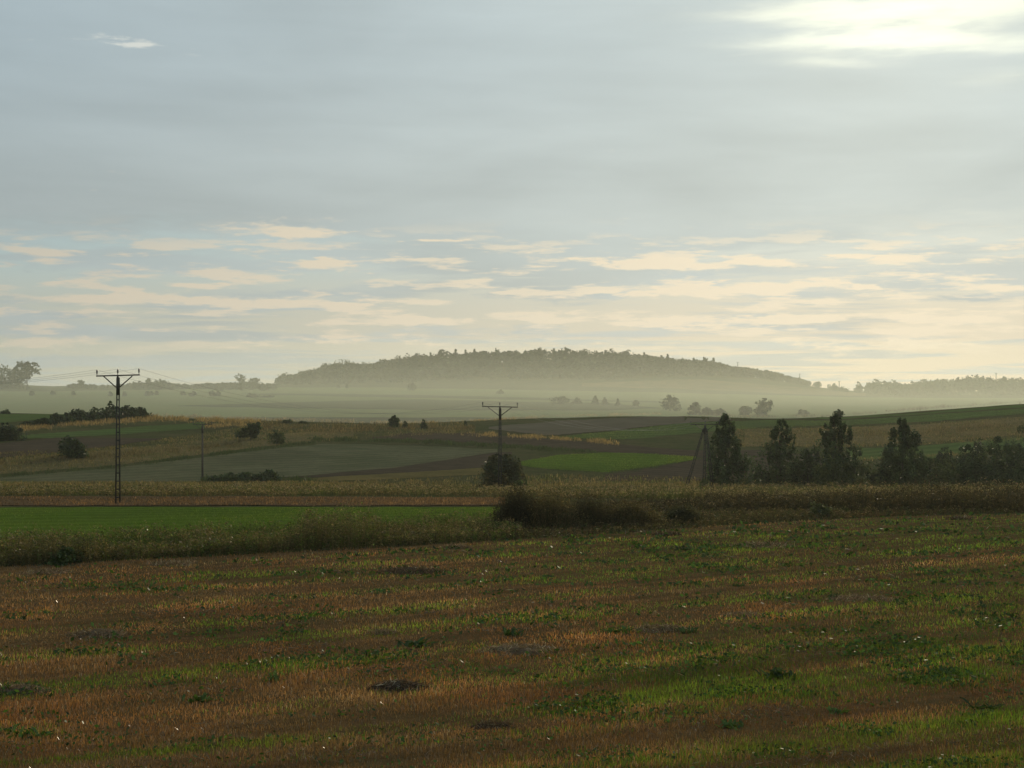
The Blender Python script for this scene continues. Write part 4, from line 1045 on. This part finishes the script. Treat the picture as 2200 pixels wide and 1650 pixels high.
dock('green weed at the bottom middle of the picture', 1570, 1575, 70, 26)
dock('weed below the bright grass patch at right', 1795, 1540, 50, 26)
dock('dark weed near the right border of the foreground', 2030, 1450, 50, 22, ((.04, .07, .018), (.05, .085, .02)))
dock('dark leafy weed in the lower right corner', 2120, 1530, 80, 24, ((.03, .055, .015), (.045, .075, .02)))

# ------------------------------------------------------------------ haze
hb = np.array([[x, y, z] for z in (-60.0, 48.0) for x, y in ((-1500, -250), (1500, -250), (1500, 1760), (-1500, 1760))])
hq = np.array([[3, 2, 1, 0], [4, 5, 6, 7], [0, 1, 5, 4], [1, 2, 6, 5], [2, 3, 7, 6], [3, 0, 4, 7]])
hm, t, ho = new_mat('evening_haze')
v = t.nodes.new('ShaderNodeVolumePrincipled')
v.inputs['Color'].default_value = (.88, .93, .84, 1); v.inputs['Density'].default_value = .00008; v.inputs['Anisotropy'].default_value = .5
t.links.new(v.outputs[0], ho.inputs['Volume'])
hz_o = link('haze', mesh_np('haze', hb, hq, mat=hm)); tag(hz_o, 'pale evening haze filling the valley', kind='stuff')

# mist in the far valley between the field ridge and the wooded hill: a tall thin veil and a low bright bank
def mist_bank(label, zc, rz_, dens):
    a = np.linspace(0, 2 * np.pi, 64, endpoint=False); b_ = np.linspace(-np.pi / 2, np.pi / 2, 25)[1:-1]
    A_, B_ = np.meshgrid(a, b_, indexing='ij')
    V = np.stack([np.cos(B_) * np.cos(A_) * 1450, 740 + np.cos(B_) * np.sign(np.sin(A_)) * np.abs(np.sin(A_)) ** .7 * 262, zc + np.sin(B_) * rz_], -1).reshape(-1, 3)
    i = np.arange(64 * 23).reshape(64, 23)
    q = np.stack([i[:, :-1], np.roll(i, -1, 0)[:, :-1], np.roll(i, -1, 0)[:, 1:], i[:, 1:]], -1).reshape(-1, 4)
    V = np.concatenate([V, [[0, 740, zc - rz_], [0, 740, zc + rz_]]]); nb = 64 * 23
    tr = np.concatenate([np.stack([np.roll(i[:, 0], -1), i[:, 0], np.full(64, nb)], -1), np.stack([i[:, -1], np.roll(i[:, -1], -1), np.full(64, nb + 1)], -1)])
    mm, t, mo = new_mat('valley_mist')
    v = t.nodes.new('ShaderNodeVolumePrincipled')
    v.inputs['Color'].default_value = (.88, .93, .80, 1); v.inputs['Density'].default_value = dens; v.inputs['Anisotropy'].default_value = .5
    t.links.new(v.outputs[0], mo.inputs['Volume'])
    tag(link('mist', mesh_np('mist', V, q, tr, mat=mm)), label, kind='stuff')
mist_bank('tall thin veil of mist before the wooded hill', -17, 38, .00056)
mist_bank('low bright bank of mist on the far valley floor', -30, 28, .00020)
mist_bank('low bank of mist reaching the foot of the wooded hill', -28, 31, .00018)
mist_bank('low bank of mist lapping over the foot of the wooded hill', -25, 33, .00016)
mist_bank('upper fringe of the low mist over the foot of the wooded hill', -22, 35, .00012)
